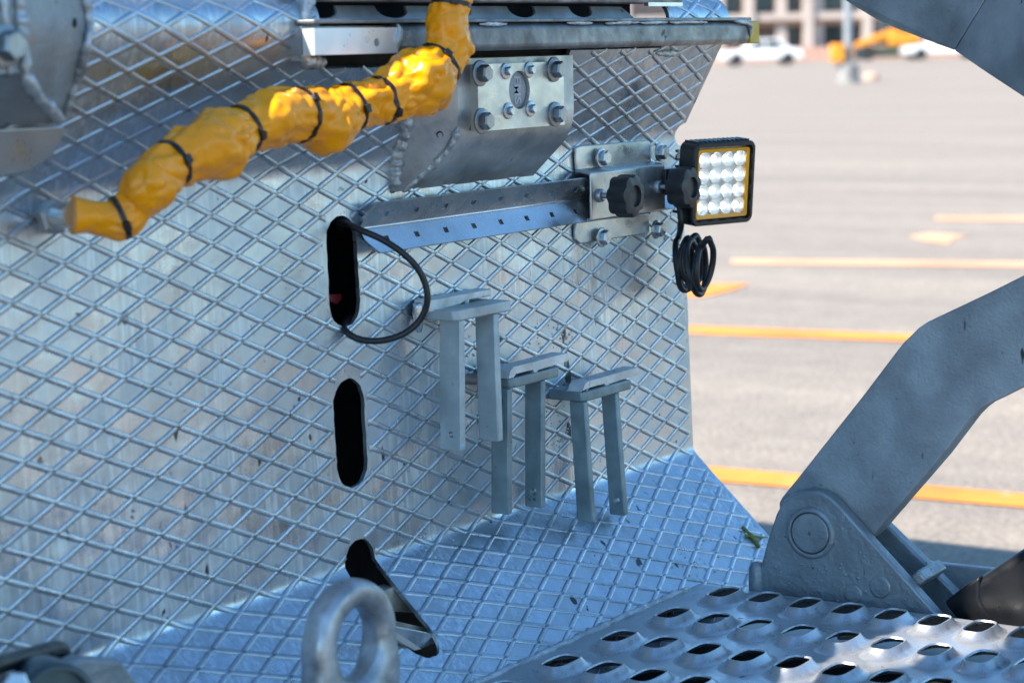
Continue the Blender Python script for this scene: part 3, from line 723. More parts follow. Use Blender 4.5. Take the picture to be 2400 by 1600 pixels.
# ------------------------------------------------------------------ hanging forks
FO = (900, 620, 2.45)
def fq(x, y): return (FO[0]+x/FO[2], FO[1]+y/FO[2])
def slab(P, z0, z1):                # plan outline (x, y) between two heights
    return MB().prism([(x, y, z0) for x, y in P], (0, 0, z1-z0))
def holed_bar(A, B, wv, tv, hole=None, hr=.0035):
    """flat bar from A (top) to B (bottom); wv spans its broad side, tv its thickness"""
    A, B = Vector(A), Vector(B); wv, tv = Vector(wv), Vector(tv); mb = MB()
    if hole is None: return mb.prism([A, A+wv, B+wv, B], tv)
    ax = (B-A); L_ = ax.length; ax.normalize(); W_ = wv.length; wn = wv.normalized(); hu, hv = hole
    n = 20; angs = sorted([2*math.pi*k/n for k in range(n)]+[math.atan2(v-hv, u-hu) % (2*math.pi) for u in (0, W_) for v in (0, L_)]); n = len(angs)
    def ed(a):
        du, dv = math.cos(a), math.sin(a); s = min(((W_-hu)/du if du > 0 else -hu/du) if abs(du) > 1e-6 else 1e9, ((L_-hv)/dv if dv > 0 else -hv/dv) if abs(dv) > 1e-6 else 1e9); return hu+du*s, hv+dv*s
    def P(u, v): return A+wn*u+ax*v
    I = [P(hu+hr*math.cos(a), hv+hr*math.sin(a)) for a in angs]; O = [P(*ed(a)) for a in angs]
    mb.add(I+O+[p+tv for p in I]+[p+tv for p in O], [f for k in range(n) for f in ((k, n+k, n+(k+1) % n, (k+1) % n), (2*n+k, 2*n+(k+1) % n, 3*n+(k+1) % n, 3*n+k), (k, (k+1) % n, 2*n+(k+1) % n, 2*n+k), (n+k, 3*n+k, 3*n+(k+1) % n, n+(k+1) % n))])
    return mb
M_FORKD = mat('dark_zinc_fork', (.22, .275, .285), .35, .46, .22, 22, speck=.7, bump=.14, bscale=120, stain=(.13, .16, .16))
M_STRAP = mat('pale_worn_strap', (.60, .605, .59), .35, .45, .2, 30, speck=.8, bump=.25, bscale=140)
def fork(label, Yf, front_l, front_r, thick_px, depth, legs, strap, leg_w, leg_t, holes, strap_depth, bent, M_FORK=M_FORK):
    a = onY(*fq(*front_l), Yf); b = onY(*fq(*front_r), Yf)
    ztop = (a.z+b.z)/2; th_ = thick_px/FO[2]/F*2.55
    r = thing('hanging_fork', label, 'fork', (a.x, Yf, ztop-.15), 'steel forks hung on the tread plate')
    c_ = .006
    tp = [(a.x, Yf+depth), (a.x, Yf+c_), (a.x+c_, Yf), (b.x, Yf), (b.x, Yf+depth)]
    obj('top_plate', slab(tp, ztop-th_, ztop), M_FORK, r, bevel=.0018)
    for i, (tx, ty, bx, by, dl) in enumerate(legs):      # front left edge of each leg, top and bottom, and how far it swings out
        A = onY(*fq(tx, ty), Yf+.002); A.z = ztop-th_-.0002; B = onY(*fq(bx, by), Yf+.002-dl)
        ax = B-A
        h = holes[i]
        obj('leg', holed_bar(A, B, (0, leg_w, 0), (leg_t, 0, 0), None if h is None else (leg_w*h[0], ax.length-h[1])), M_FORK, r, bevel=.0016)
    # strap above the plate
    s0 = onY(*fq(*strap[0]), Yf+strap_depth[0]); s1 = onY(*fq(*strap[1]), Yf+strap_depth[0]); st = .0085
    if bent:
        z1 = s1.z
        pr = [(s0.x, ztop+.0003), (s0.x+.001, z1-.012), (s0.x+.005, z1-.004), (s0.x+.012, z1), (s1.x, z1+.001), (s1.x, z1-st), (s0.x+.064, z1-st-.002), (s0.x+.058, z1-st-.006), (s0.x+.052, z1-st), (s0.x+.017, z1-st), (s0.x+.0105, z1-st-.004), (s0.x+.0092, ztop+.0003)]
    else:
        z1 = (s0.z+s1.z)/2
        pr = [(s0.x, z1-.014), (s0.x, z1), (s1.x, z1), (s1.x, z1-st), (s0.x+.07, z1-st), (s0.x+.058, z1-st-.003), (s0.x+.03, z1-.013)]
    obj('strap', MB().prism([(x, Yf+strap_depth[0], z) for x, z in pr], (0, strap_depth[1], 0)), M_STRAP, r, bevel=.0015)
    obj('weld_tab', MB().lathe([(.0035, 0), (.0045, .004), (.003, max(.006, z1-st-ztop)+.001)], (s0.x+(.058 if bent else .075), Yf+strap_depth[0]+.004, ztop-.0005), (0, 0, 1), 10), M_STRAP, r, smooth=60)
    # peg that carries it in the plate
    wyz = wy(ztop-th_/2-.003)
    obj('wall_peg', MB().tube([((a.x+b.x)/2, Yf+depth-.01, ztop-th_/2), ((a.x+b.x)/2, wyz+.004, ztop-th_/2)], .0055, 12), M_BOLTZ, r)
    return r
X1 = W(*fq(180, 250)).x; Y1 = onX(*fq(415, 290), X1).y; X3 = W(*fq(942, 740)).x; Y3 = onX(*fq(1152, 740), X3).y
print('fork fronts', Y1, Y3, wy(.87))
Y1 = min(Y1, 1.385); Y3 = min(Y3, 1.385); Y2 = 1.372
fork('tallest steel fork hanging beside the black cable loop, upper left of three', Y1, (415, 262), (730, 207), 60, wy(.88)-Y1-.002,
     [(432, 325, 437, 1068, .006), (632, 295, 657, 1018, .008)], [(262, 205), (617, 138)], .027, .0105, [(.45, .017), None], (.030, .022), False)
fork('middle steel fork, its bent strap above, partly behind the tallest fork', Y2, (735, 637), (1005, 602), 58, .030,
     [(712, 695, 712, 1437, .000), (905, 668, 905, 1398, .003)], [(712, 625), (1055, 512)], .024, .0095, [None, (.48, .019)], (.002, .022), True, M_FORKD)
fork('lowest steel fork with legs tilted outwards, nearest the right edge of the plate', Y3, (1152, 715), (1420, 675), 60, wy(.80)-Y3-.002,
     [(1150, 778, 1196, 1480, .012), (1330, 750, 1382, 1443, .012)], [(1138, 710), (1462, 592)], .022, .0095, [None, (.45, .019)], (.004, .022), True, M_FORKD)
pz = W(1094, 888); tag(obj('rusty_stub', MB().tube([(pz.x, pz.y+.004, pz.z), (pz.x+.005, pz.y-.012, pz.z), (pz.x+.045, pz.y-.010, pz.z-.003)], .0065, 10), M_RUST, smooth=50), 'short rusty rod stub on the plate between the legs of the tallest fork', 'rod')
pc = W(964, 736, .004)
lk_ = thing('shackle_pin', 'small bright shackle pin hanging on the plate inside the cable loop', 'pin', tuple(pc))
obj('pin_body', MB().lathe([(.003, -.02), (.0045, -.015), (.0065, -.008), (.0072, .0), (.0065, .008), (.0068, .012), (.004, .014)], pc+Vector((0, -.006, 0)), (0, 0, 1), 12), M_BRITE, lk_, smooth=60)
obj('pin_band', MB().lathe([(.0078, -.002), (.0078, .002)], pc+Vector((0, -.006, .002)), (0, 0, 1), 12), M_BOLTZ, lk_)

# ------------------------------------------------------------------ yellow sleeve with cable ties
hp_ = [(170, 505, 46, 1.388), (200, 506, 46, 1.382), (238, 510, 47, 1.375), (280, 510, 56, 1.366), (315, 478, 60, 1.358), (345, 440, 74, 1.348), (372, 412, 70, 1.345), (402, 385, 60, 1.343), (455, 358, 72, 1.340), (512, 335, 84, 1.336),
       (567, 304, 60, 1.336), (630, 283, 74, 1.334), (703, 271, 65, 1.331), (765, 276, 77, 1.328), (815, 256, 62, 1.325), (853, 246, 66, 1.321), (894, 237, 61, 1.316), (945, 214, 77, 1.308), (990, 182, 80, 1.300), (1028, 148, 60, 1.296), (1050, 108, 63, 1.293), (1052, 62, 55, 1.291), (1058, 8, 47, 1.290), (1066, -50, 52, 1.288), (1072, -120, 50, 1.286)]
ties = [3, 7, 10, 12, 14, 16, 19, 22]
NS = 18
ctr = smooth_path([tuple(onY(x, y, Y)) + (r_*((onY(x, y, Y)-Vector(CAM)).dot(Vector(FW)))/F,) for x, y, r_, Y in hp_], NS)
C3 = [Vector(c[:3]) for c in ctr]; Rr = [float(c[3]) for c in ctr]
T = [(C3[min(i+1, len(C3)-1)]-C3[max(i-1, 0)]).normalized() for i in range(len(C3))]
e = Vector((0, 0, 1)); E1 = []; E2 = []
for t_ in T: e = (e-t_*e.dot(t_)).normalized(); E1.append(e.copy()); E2.append(t_.cross(e))
sl_ = thing('yellow_sleeve', 'crumpled yellow vinyl hose sleeve tied with black cable ties across the plate', 'hose sleeve', tuple(C3[0]))
NA = 96; vs = []
for i, (c, r_) in enumerate(zip(C3, Rr)):
    dist = min(abs(i-t_*NS) for t_ in ties)/NS; near = math.exp(-(dist/.35)**2)
    for k in range(NA):
        a = 2*math.pi*k/NA; d_ = E1[i]*math.cos(a)+E2[i]*math.sin(a); p = c+d_*r_
        q_ = p*16; n1 = noise.noise(q_); n2 = 1-2*abs(noise.noise(p*34+Vector((5, 2, 9)))); n3 = noise.noise(p*70)
        puck = math.sin(a*9+4*noise.noise(Vector((i*.02, a, 3))))*.035*math.exp(-(dist/.5)**2)*(1-math.exp(-(dist/.08)**2))
        fold = (abs(math.sin(a*1.5+i*.05))**6)*.05
        vd = noise.voronoi(Vector((p.x*15, p.y*15, p.z*15))+Vector((n1, n3, 0))*.5)[0]; cr = min(vd[1]-vd[0], .62)
        vd2 = noise.voronoi(p*43+Vector((n3, n1, 0))*.4)[0]; cr2 = min(vd2[1]-vd2[0], .4)
        rr_ = r_*1.03*(1+(.16*n1+.40*(cr-.28)+.06*(cr2-.2)-.06*max(0, n2-.2)-fold)*(1-.55*near)*min(1, .25+i/30)+puck*1.5-.06*math.exp(-(dist/.12)**2))
        vs.append(c+d_*rr_)
fs = [(i*NA+k, i*NA+(k+1) % NA, (i+1)*NA+(k+1) % NA, (i+1)*NA+k) for i in range(len(C3)-1) for k in range(NA)]+[tuple(range(NA))]
obj('sleeve', MB().add(vs, fs), M_SLEEVE, sl_, smooth=42)
for j, ti in enumerate(ties):
    i = ti*NS; c = C3[i]; r_ = Rr[i]*.985; mb = MB(); hwid = .0024; n = NA; vv = []
    for s_, q_ in ((-1, -.0012), (-1, .0014), (1, .0014), (1, -.0012)):
        for k in range(n):
            a = 2*math.pi*k/n; d_ = E1[i]*math.cos(a)+E2[i]*math.sin(a)
            base = vs[i*NA+k]; vv.append(base+d_*(q_+.0004)+T[i]*(s_*hwid))
    mb.add(vv, [(r1*n+k, r1*n+(k+1) % n, ((r1+1) % 4)*n+(k+1) % n, ((r1+1) % 4)*n+k) for r1 in range(4) for k in range(n)])
    tie = obj('cable_tie', mb, M_TIE, sl_, smooth=40)
    # buckle on the side facing out
    best = max(range(NA), key=lambda k: (vs[i*NA+k]-c).normalized().dot((Vector((-.62, -.6, 0))+Vector((0, 0, (-.35, -.1, -.3, .55, -.1, -.45, .1, .2)[j]))).normalized()))
    d_ = (vs[i*NA+best]-c).normalized(); tg = T[i].cross(d_)
    obj('buckle', MB().box(vs[i*NA+best]+d_*.0025, (.0034, .0042, .003), T[i], tg, d_), M_TIE, tie, bevel=.0008)
ft = C3[0]; f2 = W(112, 508)
pf = thing('hose_fitting', 'small steel pipe fitting where the yellow sleeve leaves the plate', 'pipe fitting', tuple(f2))
dv = (ft-f2)
obj('fitting_pipe', MB().tube([f2+Vector((0, .01, 0)), f2.lerp(ft, .5), ft+dv*.05], .0115, 18), M_BRITE, pf)
obj('fitting_collar', MB().lathe([(.0165, 0), (.0165, .016), (.014, .018)], f2, dv, 6), M_ZINC, pf, smooth=20)

# ------------------------------------------------------------------ bracket in the upper left corner
lb = thing('corner_bracket', 'dark galvanised bracket with welded gusset and a big bolt, upper left corner', 'bracket', tuple(W(140, 285)))
YB = 1.285
A0 = onY(-160, -40, YB); A1 = onY(38, -40, YB); A2 = onY(58, 178, YB); A3 = onY(-160, 190, YB)
Bq = [(188, -30), (204, 55), (196, 110), (176, 180), (160, 225), (142, 278)]
Bw = [W(x, y, .001) if y > 110 else onY(x, y, 1.352) for x, y in Bq]
gs = MB(); vs_ = [A1, A1.lerp(A2, .35), A1.lerp(A2, .6), A1.lerp(A2, .8), A1.lerp(A2, .93), A2]+Bw
vs2 = [v+Vector((-.006, .006, 0)) for v in vs_]
gs.add(vs_+vs2, [(i, 6+i, 7+i, i+1) for i in range(5)]+[(12+i, 13+i, 19+i, 18+i) for i in range(5)]+[(0, 12, 18, 6), (5, 11, 23, 17)]+[(6+i, 18+i, 19+i, 7+i) for i in range(5)]+[(i, i+1, 13+i, 12+i) for i in range(5)])
obj('gusset', gs, M_CAST, lb, smooth=50)
obj('front_plate', MB().prism([A0, A1, A2, A3], (0, .012, 0)), M_CAST, lb, bevel=.003)
wl_ = [W(x, y, .001) for x, y in ((-160, 310), (0, 302), (142, 284))]
obj('under_plate', MB().add([A3, A2, wl_[2], wl_[1], wl_[0]], [(0, 1, 2, 3, 4)]), M_CAST, lb, smooth=50)
obj('base_pad', MB().prism([W(x, y, .004) for x, y in ((-160, 306), (142, 290), (150, 300), (118, 362), (60, 400), (-160, 430))], (0, .008, .0)), M_STEP, lb, bevel=.002)
bead('fold_weld', [A1.lerp(A2, k)+Vector((0, -.002, 0)) for k in (0, .25, .5, .75, 1)], .0045, lb, seed=31)
bead('fold_weld', [A1.lerp(A2, k)+Vector((-.016, -.001, 0)) for k in (0, .25, .5, .75, 1)], .0030, lb, seed=36)
bead('gusset_weld', [p+Vector((.001, -.002, 0)) for p in Bw], .0042, lb, seed=32)
bead('foot_weld', [A2, A2.lerp(wl_[2], .35)+Vector((0, 0, -.003)), A2.lerp(wl_[2],   .7), wl_[2]], .0048, lb, seed=33)
hb_ = Vector(Bw[1]).lerp(A1.lerp(A2, .4), .20)
ng = (Bw[2]-vs_[2]).cross(A2-A1).normalized(); ng = ng if ng.y < 0 else -ng
obj('gusset_hole', MB().lathe([(.0040, -.003), (.0040, .001), (.003, .001)], hb_, ng, 16), M_DARK, lb)
pb = onY(8, 108, YB); HB = bolt_meshes(.0125, .012, .0175, M_BOLT)
bolt(HB, (pb.x, YB, pb.z), lb)

# ------------------------------------------------------------------ perforated step
ZS = .476; sc_ = (CAM_H-ZS-.010)/(CAM_H-.445)
step = thing('perforated_step', 'grey galvanised step plate with raised oval holes, lower right corner', 'step', (2.0, 1.0, ZS-.06))
rows = [(2.4086, 1.1262), (2.2877, 1.3083), (2.1634, 1.3126), (2.0396, 1.3163), (1.9156, 1.3203), (1.7916, 1.3243), (1.668, 1.328)]
DY = .0582*sc_; A_, B_ = .0450, .0268
dims = [(A_, B_, 0, .85), (.0400, .0232, .0010, .80), (.0345, .0196, .0040, .74), (.0292, .0162, .0088, .66), (.0275, .0149, .0104, .62), (.0260, .0137, .0103, .60), (.0250, .0129, .0086, .60)]
ND = 36
def oval(a, b, k, p=.85):
    th_ = 2*math.pi*k/ND; c, s_ = math.cos(th_), math.sin(th_); return (a*math.copysign(abs(c)**p, c), b*math.copysign(abs(s_)**p, s_))
dm = MB(); dm.add([(*oval(a, b, k, p), z) for a, b, z, p in dims for k in range(ND)], [(i*ND+k, i*ND+(k+1) % ND, (i+1)*ND+(k+1) % ND, (i+1)*ND+k) for i in range(len(dims)-1) for k in range(ND)])
M_STEPD = mat('galvanised_raised_rim', (.50, .515, .53), .68, .32, .14, 40)
DMESH = dm.mesh('raised_hole', M_STEPD, 38)
sp = MB(); yhi, ylo = 1.2945, .50; xmax = 2.322
for ri, (X, Y) in enumerate(rows):
    X *= sc_; Y = Y*sc_
    xa = (rows[ri][0]+rows[ri+1][0])*sc_/2 if ri+1 < len(rows) else X-.062*sc_; xb = (rows[ri][0]+rows[ri-1][0])*sc_/2 if ri else xmax
    Y0 = Y - DY*math.floor((Y-ylo-B_*1.1)/DY); ys_ = []
    yy = Y0
    while yy+B_*1.05 < yhi-.002: ys_.append(yy); yy += DY
    ya, yb = ys_[0]-DY/2, ys_[-1]+DY/2
    for a, b in ((ylo, ya), (min(yb, yhi), yhi)):
        if b-a > 1e-4: sp.add([(xa, a, ZS), (xb, a, ZS), (xb, b, ZS), (xa, b, ZS)], [(0, 1, 2, 3)])
    for yc_ in ys_:
        y0_, y1_ = yc_-DY/2, min(yc_+DY/2, yhi)
        V = [(X+oval(A_, B_, k)[0], yc_+oval(A_, B_, k)[1], ZS) for k in range(ND)]
        O = []
        for k in range(ND):
            dx, dy = V[k][0]-X, V[k][1]-yc_; s_ = min(((xb-X)/dx if dx > 0 else (xa-X)/dx) if abs(dx) > 1e-7 else 1e9, ((y1_-yc_)/dy if dy > 0 else (y0_-yc_)/dy) if abs(dy) > 1e-7 else 1e9)
            O.append((X+dx*s_, yc_+dy*s_, ZS))
        fs_ = []; Vx = V+O
        for k in range(ND):
            k2 = (k+1) % ND; fs_.append((k, ND+k, ND+k2, k2))
            # fill the corner between two rim points that lie on different sides
            o1_, o2_ = O[k], O[k2]
            if abs(o1_[0]-o2_[0]) > 1e-5 and abs(o1_[1]-o2_[1]) > 1e-5:
                cx_ = o1_[0] if abs(o1_[0]-xa) < 1e-5 or abs(o1_[0]-xb) < 1e-5 else o2_[0]
                cy_ = o1_[1] if abs(o1_[1]-y0_) < 1e-5 or abs(o1_[1]-y1_) < 1e-5 else o2_[1]
                Vx.append((cx_, cy_, ZS)); fs_.append((ND+k, len(Vx)-1, ND+k2))
        sp.add(Vx, fs_)
        link('raised_hole', DMESH, step, (X, yc_, ZS))
xa0 = rows[-1][0]*sc_-(rows[0][0]-rows[1][0])*sc_/2
sp.add([(xmax, ylo, ZS), (xmax, yhi, ZS), (xmax, yhi, ZS-.035), (xmax, ylo, ZS-.035)], [(0, 1, 2, 3)])
obj('step_plate', sp, M_STEP, step, smooth=60)
obj('step_frame', MB().rect(xa0, xmax-.004, ylo, ylo+.006, ZS-.05, ZS-.002).rect(xa0, xmax-.004, yhi-.006, yhi, ZS-.05, ZS-.002), M_ZINC, step)
obj('step_tray', MB().rect(xa0, xmax-.006, ylo+.006, yhi-.006, ZS-.055, ZS-.050), M_DARK, step)
for sx_, sy_ in ((xa0+.05, ylo+.05), (xmax-.05, ylo+.05)):
    obj('step_leg', MB().rect(sx_-.02, sx_+.02, sy_-.02, sy_+.02, 0, ZS-.055), M_BODY, step)

# ------------------------------------------------------------------ lifting eye in the foreground
YE = 1.19; ec = onY(820, 1504, YE)
eye = thing('lifting_eye', 'worn steel lifting eye ring standing in front of the lowest slot', 'lifting eye', tuple(onY(830, 1640, YE)))
RI, RO, RT_ = .0300, .0580, .0150; vs_ = []; n1, n2 = 80, 24
for i in range(n1):
    a = 2*math.pi*i/n1; d_ = Vector((math.cos(a), 0, math.sin(a))); ca, sa = abs(math.cos(a)), math.sin(a)
    ro = RO
    if sa < 0: ro = ((ca/(RO*1.02))**6+(-sa/(RO*1.62))**6)**(-1/6); ro = RO+(ro-RO)*min(1, -sa*2.2)
    ri_ = RI*(1+.10*abs(sa)); rc, hw_ = (ri_+ro)/2, (ro-ri_)/2
    for k in range(n2):
        b = 2*math.pi*k/n2; cb, sb_ = math.copysign(abs(math.cos(b))**.72, math.cos(b)), math.copysign(abs(math.sin(b))**.72, math.sin(b))
        p_ = ec+d_*(rc+hw_*cb)+Vector((0, RT_*sb_*(1+.25*max(0, -sa)), 0))
        vs_.append(p_+d_*(.0012*noise.noise(p_*60)))
obj('ring', MB().add(vs_, [(i*n2+k, i*n2+(k+1) % n2, ((i+1) % n1)*n2+(k+1) % n2, ((i+1) % n1)*n2+k) for i in range(n1) for k in range(n2)]), M_EYE, eye, smooth=80)
zb_e = ec.z-RO*1.55
obj('shank', MB().lathe([(.040, -.040), (.040, -.014), (.038, -.010), (.030, -.004), (.020, .004)], (ec.x, YE, zb_e), (0, 0, 1), 24), M_EYE, eye, smooth=50)
obj('base_block', MB().rect(ec.x-.02, ec.x+.075, YE-.05, YE+.06, zb_e-.075, zb_e-.0402), M_ZINC, eye, bevel=.004)
obj('base_post', MB().rect(ec.x-.01, ec.x+.06, YE-.03, YE+.03, 0, zb_e-.0752), M_BODY, eye)

# blurred coupling in the lower left corner
cpx = onY(110, 1600, 1.24)
cpl = thing('hydraulic_coupling', 'dark teal hydraulic coupling with a hose lying on it, lower left corner', 'coupling', tuple(cpx+Vector((0, 0, -.1))))
M_TEAL = mat('teal_coupling', (.05, .085, .10), .5, .42, .2, 20, bump=.1)
ax_ = Vector((.75, -.62, -.12)).normalized()
obj('coupling_body', MB().lathe([(.020, -.05), (.029, -.045), (.0305, -.01), (.0305, .02), (.0285, .026), (.0255, .026), (.024, .015), (.001, .015)], onY(122, 1634, 1.24), Vector((-.50, -.84, .12)), 36, cap=False), M_TEAL, cpl, smooth=40)
obj('coupling_flange', MB().prism([onY(x, y, 1.285) for x, y in ((150, 1560), (195, 1538), (285, 1545), (330, 1605), (330, 1680), (150, 1680))], (0, .02, 0)), M_CAST, cpl, bevel=.004)
obj('coupling_nut', MB().lathe([(.011, -.02), (.011, .014), (.009, .016)], onY(30, 1606, 1.215), Vector((-.5, -.8, .3)), 6), M_BRITE, cpl, smooth=20)
obj('coupling_post', MB().rect(cpx.x-.03, cpx.x+.03, 1.25, 1.30, 0, cpx.z-.03), M_BODY, cpl)
tag(obj('black_hose', MB().tube([Vector(p) for p in smooth_path([tuple(onY(x, y, Y)) for x, y, Y in ((-180, 1600, 1.22), (-60, 1576, 1.25), (20, 1550, 1.28), (80, 1533, 1.30), (125, 1520, 1.315), (143, 1524, 1.32), (150, 1545, 1.32), (152, 1580, 1.31))], 8)], .0075, 12), M_BLACK, smooth=80), 'dark rubber hose above the coupling in the lower left corner', 'hose')

# ------------------------------------------------------------------ clevis, arm, cylinder on the right
XA = 2.336
def side(px, X): return [onX(x, y, X) for x, y in px]
cv = thing('clevis_bracket', 'dark galvanised clevis bracket with a big round pin, behind the step', 'clevis', tuple(onX(1900, 1400, XA)))
near = [(1775, 1460), (1776, 1345), (1787, 1310), (1798, 1267), (1819, 1204), (1835, 1174), (1858, 1157), (1889, 1149), (1924, 1152), (1948, 1166), (1968, 1186), (2040, 1266), (2120, 1354), (2205, 1450), (2230, 1490)]
TP = .018
obj('near_plate', MB().prism(side(near, XA), (TP, 0, 0)), M_CAST, cv, bevel=.003, seg=3)
XF = XA+.085
farp = [(1960, 1500), (1960, 1180), (1985, 1140), (2020, 1150), (2075, 1226), (2160, 1310), (2236, 1386), (2300, 1450), (2300, 1500)]
obj('far_plate', MB().prism(side(farp, XF), (TP, 0, 0)), M_CAST, cv, bevel=.003, seg=3)
pc_ = onX(1901, 1248, XA)
pin = obj('pin', MB().lathe([(.0248, -.01), (.0248, .003), (.0235, .0042), (.0025, .0042), (.0022, .001), (.0001, .001)], pc_, (-1, 0, 0), 40, cap=False), M_ARM, cv, smooth=40)
obj('pin_bore', MB().lathe([(.0325, -.002), (.0318, .0035), (.0285, .0050), (.0262, .0042), (.0256, .0010)], pc_, (-1, 0, 0), 44, cap=False), M_CAST, cv, smooth=60)
obj('pin_gap', MB().lathe([(.0262, .0004), (.0244, .0004)], pc_, (-1, 0, 0), 44, cap=False), M_DARK, cv)
sb = [onX(2150, 1330, XA+TP+.0005), onX(2165, 1352, XA+TP+.0005)]
obj('spacer_block', MB().box((XA+TP+.0335, sb[0].y, sb[0].z-.014), (.033, .008, .009), (1, 0, 0), (0, .7, .7), (0, -.7, .7)), M_CAST, cv, bevel=.003)
r5 = random.Random(8); lump = MB()
for _ in range(150):
    px_, py_ = r5.uniform(1800, 2150), r5.uniform(1190, 1440)
    if (px_-1901)**2+(py_-1248)**2 < 58**2 or py_ < 1190+max(0, (px_-1960))*1.09+18 or px_ < 1830-(py_-1190)*.2: continue
    p = onX(px_, py_, XA); s_ = r5.uniform(.0007, .0022); lump.lathe([(s_, -.0002), (s_*.85, s_*.35), (s_*.3, s_*.55)], p, (-1, 0, 0), 7)
for x, y, R_ in ((2062, 1375, .014), (2000, 1392, .012)):
    p = onX(x, y, XA); lump.lathe([(R_, -.0004), (R_*.97, .0010), (R_*.8, .0013), (R_*.2, .0011)], p, (-1, .02, 0), 18)
lo = obj('casting_lumps', lump, M_CAST, cv, smooth=70); lo['kind'] = 'stuff'
obj('corner_post', MB().lathe([(.010, -.04), (.011, .0), (.010, .016), (.007, .022), (.001, .024)], onX(1775, 1358, 2.341), (0, 0, 1), 20), M_CAST, cv, smooth=60)
obj('clevis_foot', MB().rect(XA-.002, XF+TP+.02, .78, 1.32, .30, .395), M_BODY, cv)
obj('clevis_post', MB().rect(XA+.01, XF, 1.1, 1.25, 0, .2998), M_BODY, cv)
cb = onX(2187, 1318, 2.60)
obj('cross_member', MB().prism([onX(x, y, 2.47) for x, y in ((2150, 1313), (2187, 1318), (2310, 1331), (2420, 1345), (2420, 1480), (2150, 1480))], (.012, 0, 0)), M_ARM, cv, bevel=.002)
arm = thing('bent_lifting_arm', 'grey bent steel lifting arm rising from the clevis pin to the right edge', 'arm', tuple(onX(1900, 1248, XA+TP+.005)))
XB = XA+TP+.004
armp = [(1829, 1250), (1826, 1178), (1832, 1166), (1879, 1108), (2021, 929), (2106, 817), (2120, 800), (2136, 785), (2153, 768), (2174, 754), (2320, 685), (2402, 644), (2700, 505), (2700, 778), (2400, 905), (2330, 940), (2308, 950), (2292, 962), (2274, 980), (2205, 1071), (2047, 1254), (1990, 1300), (1880, 1310)]
obj('arm_plate', MB().prism(side(armp, XB), (.036, 0, 0)), M_ARM, arm, bevel=.0015)
upx = thing('folded_upper_arm', 'grey folded steel arm plate entering at the upper right corner', 'arm', tuple(onX(2236, 117, 2.42)))
ua = [(1890, -40, 2.36), (1979, 0, 2.355), (2000, 14, 2.352), (2062, 51, 2.345), (2150, 86, 2.33), (2236, 118, 2.31)]
P1_ = [onX(*p) for p in ua]; fold_top = onX(2345, -60, 2.31)
mbu = MB().prism(P1_+[fold_top, onX(1860, -60, 2.365)], (.03, 0, 0)); obj('left_plate', mbu, M_ARM, upx, bevel=.0015)
P2_ = [onX(2237, 118.5, 2.3095), onX(2301, 163, 2.295), onX(2400, 228, 2.275), onX(2700, 420, 2.21), onX(2700, -60, 2.22), onX(2346, -60, 2.3095)]
obj('right_plate', MB().prism(P2_, (.03, 0, 0)), M_ARM, upx, bevel=.0015)
cy_ = thing('black_cylinder', 'glossy black square hydraulic cylinder rising behind the step at the right edge', 'cylinder', tuple(onX(2240, 1440, XA+.03)))
XCY = XA+.022
tubep = [(2209, 1412), (2262, 1372), (2268, 1366), (2300, 1350), (2700, 1085), (2700, 1580), (2400, 1560), (2236, 1446)]
obj('cylinder_tube', MB().prism(side(tubep, XCY), (.060, 0, 0)), M_CYL, cy_, bevel=.012, seg=4)
obj('end_collar', MB().prism(side([(2212, 1411), (2266, 1367), (2296, 1350), (2296, 1400), (2330, 1470), (2240, 1450)], XCY-.002), (.064, 0, 0)), M_CYL, cy_, bevel=.004, seg=3)
# dry sprig caught on the lower bend
spg = MB()
def st(px): return [W(x, y, .003) for x, y in px]
spg.tube([Vector(p) for p in smooth_path([tuple(p) for p in st([(1737, 1236), (1752, 1252), (1764, 1266), (1772, 1278), (1778, 1286)])], 4)], [.002, .002, .002, .002, .0024, .003, .0034, .003, .0026, .0026, .003, .0032, .0028, .0022, .0018, .0014, .001], 7)
spg.tube(st([(1757, 1258), (1775, 1261), (1796, 1262)]), [.002, .0016, .0008], 6)
spg.tube(st([(1757, 1258), (1746, 1260), (1742, 1256)]), [.0018, .0014, .0006], 6)
tag(obj('plant_sprig', spg, M_LEAF, smooth=60), 'small dry green plant sprig lying on the plate beside the clevis', 'plant')

# ------------------------------------------------------------------ truck body behind the flank (carries it), plus unseen blocks added above to cast shade
tb = thing('truck_body', 'grey truck body carrying the tread plate flank, with unseen upper blocks added to shade it', 'truck', (.5, 2.7, 0))
obj('lower_body', MB().rect(-3.2, 2.47, 1.60, 3.9, .35, 1.60), M_BODY, tb, bevel=.01)
obj('rear_sun_blocker', MB().rect(1.19, 2.47, 1.62, 3.9, 1.6005, 2.52), M_BODY, tb, bevel=.01)  # added upper blocks start here, shading all but a gap for the sun
obj('front_sun_blocker', MB().rect(-3.2, .78, 1.62, 1.70, 1.6005, 4.2), M_BODY, tb, bevel=.01)
obj('upper_sun_blocker', MB().rect(1.192, 1.72, 1.64, 2.3, 2.5205, 3.1), M_BODY, tb, bevel=.01)
obj('gap_sun_blocker', MB().rect(.7805, 1.1895, 1.62, 1.70, 2.2, 4.2), M_BODY, tb, bevel=.01)
obj('flank_carrier', MB().rect(1.05, 2.42, 1.58, 1.5995, .40, 1.0), M_BODY, tb)
WH = MB().lathe([(.50, -.14), (.52, -.10), (.52, .10), (.50, .14), (.28, .14), (.26, .08), (.001, .08)], (0, 0, 0), (0, -1, 0), 32).mesh('wheel', M_TYRE, 40)
for x in (-2.6, -1.4, .2, 1.2):
    for y in (1.98, 3.6): link('wheel', WH, tb, (x, y, .52))

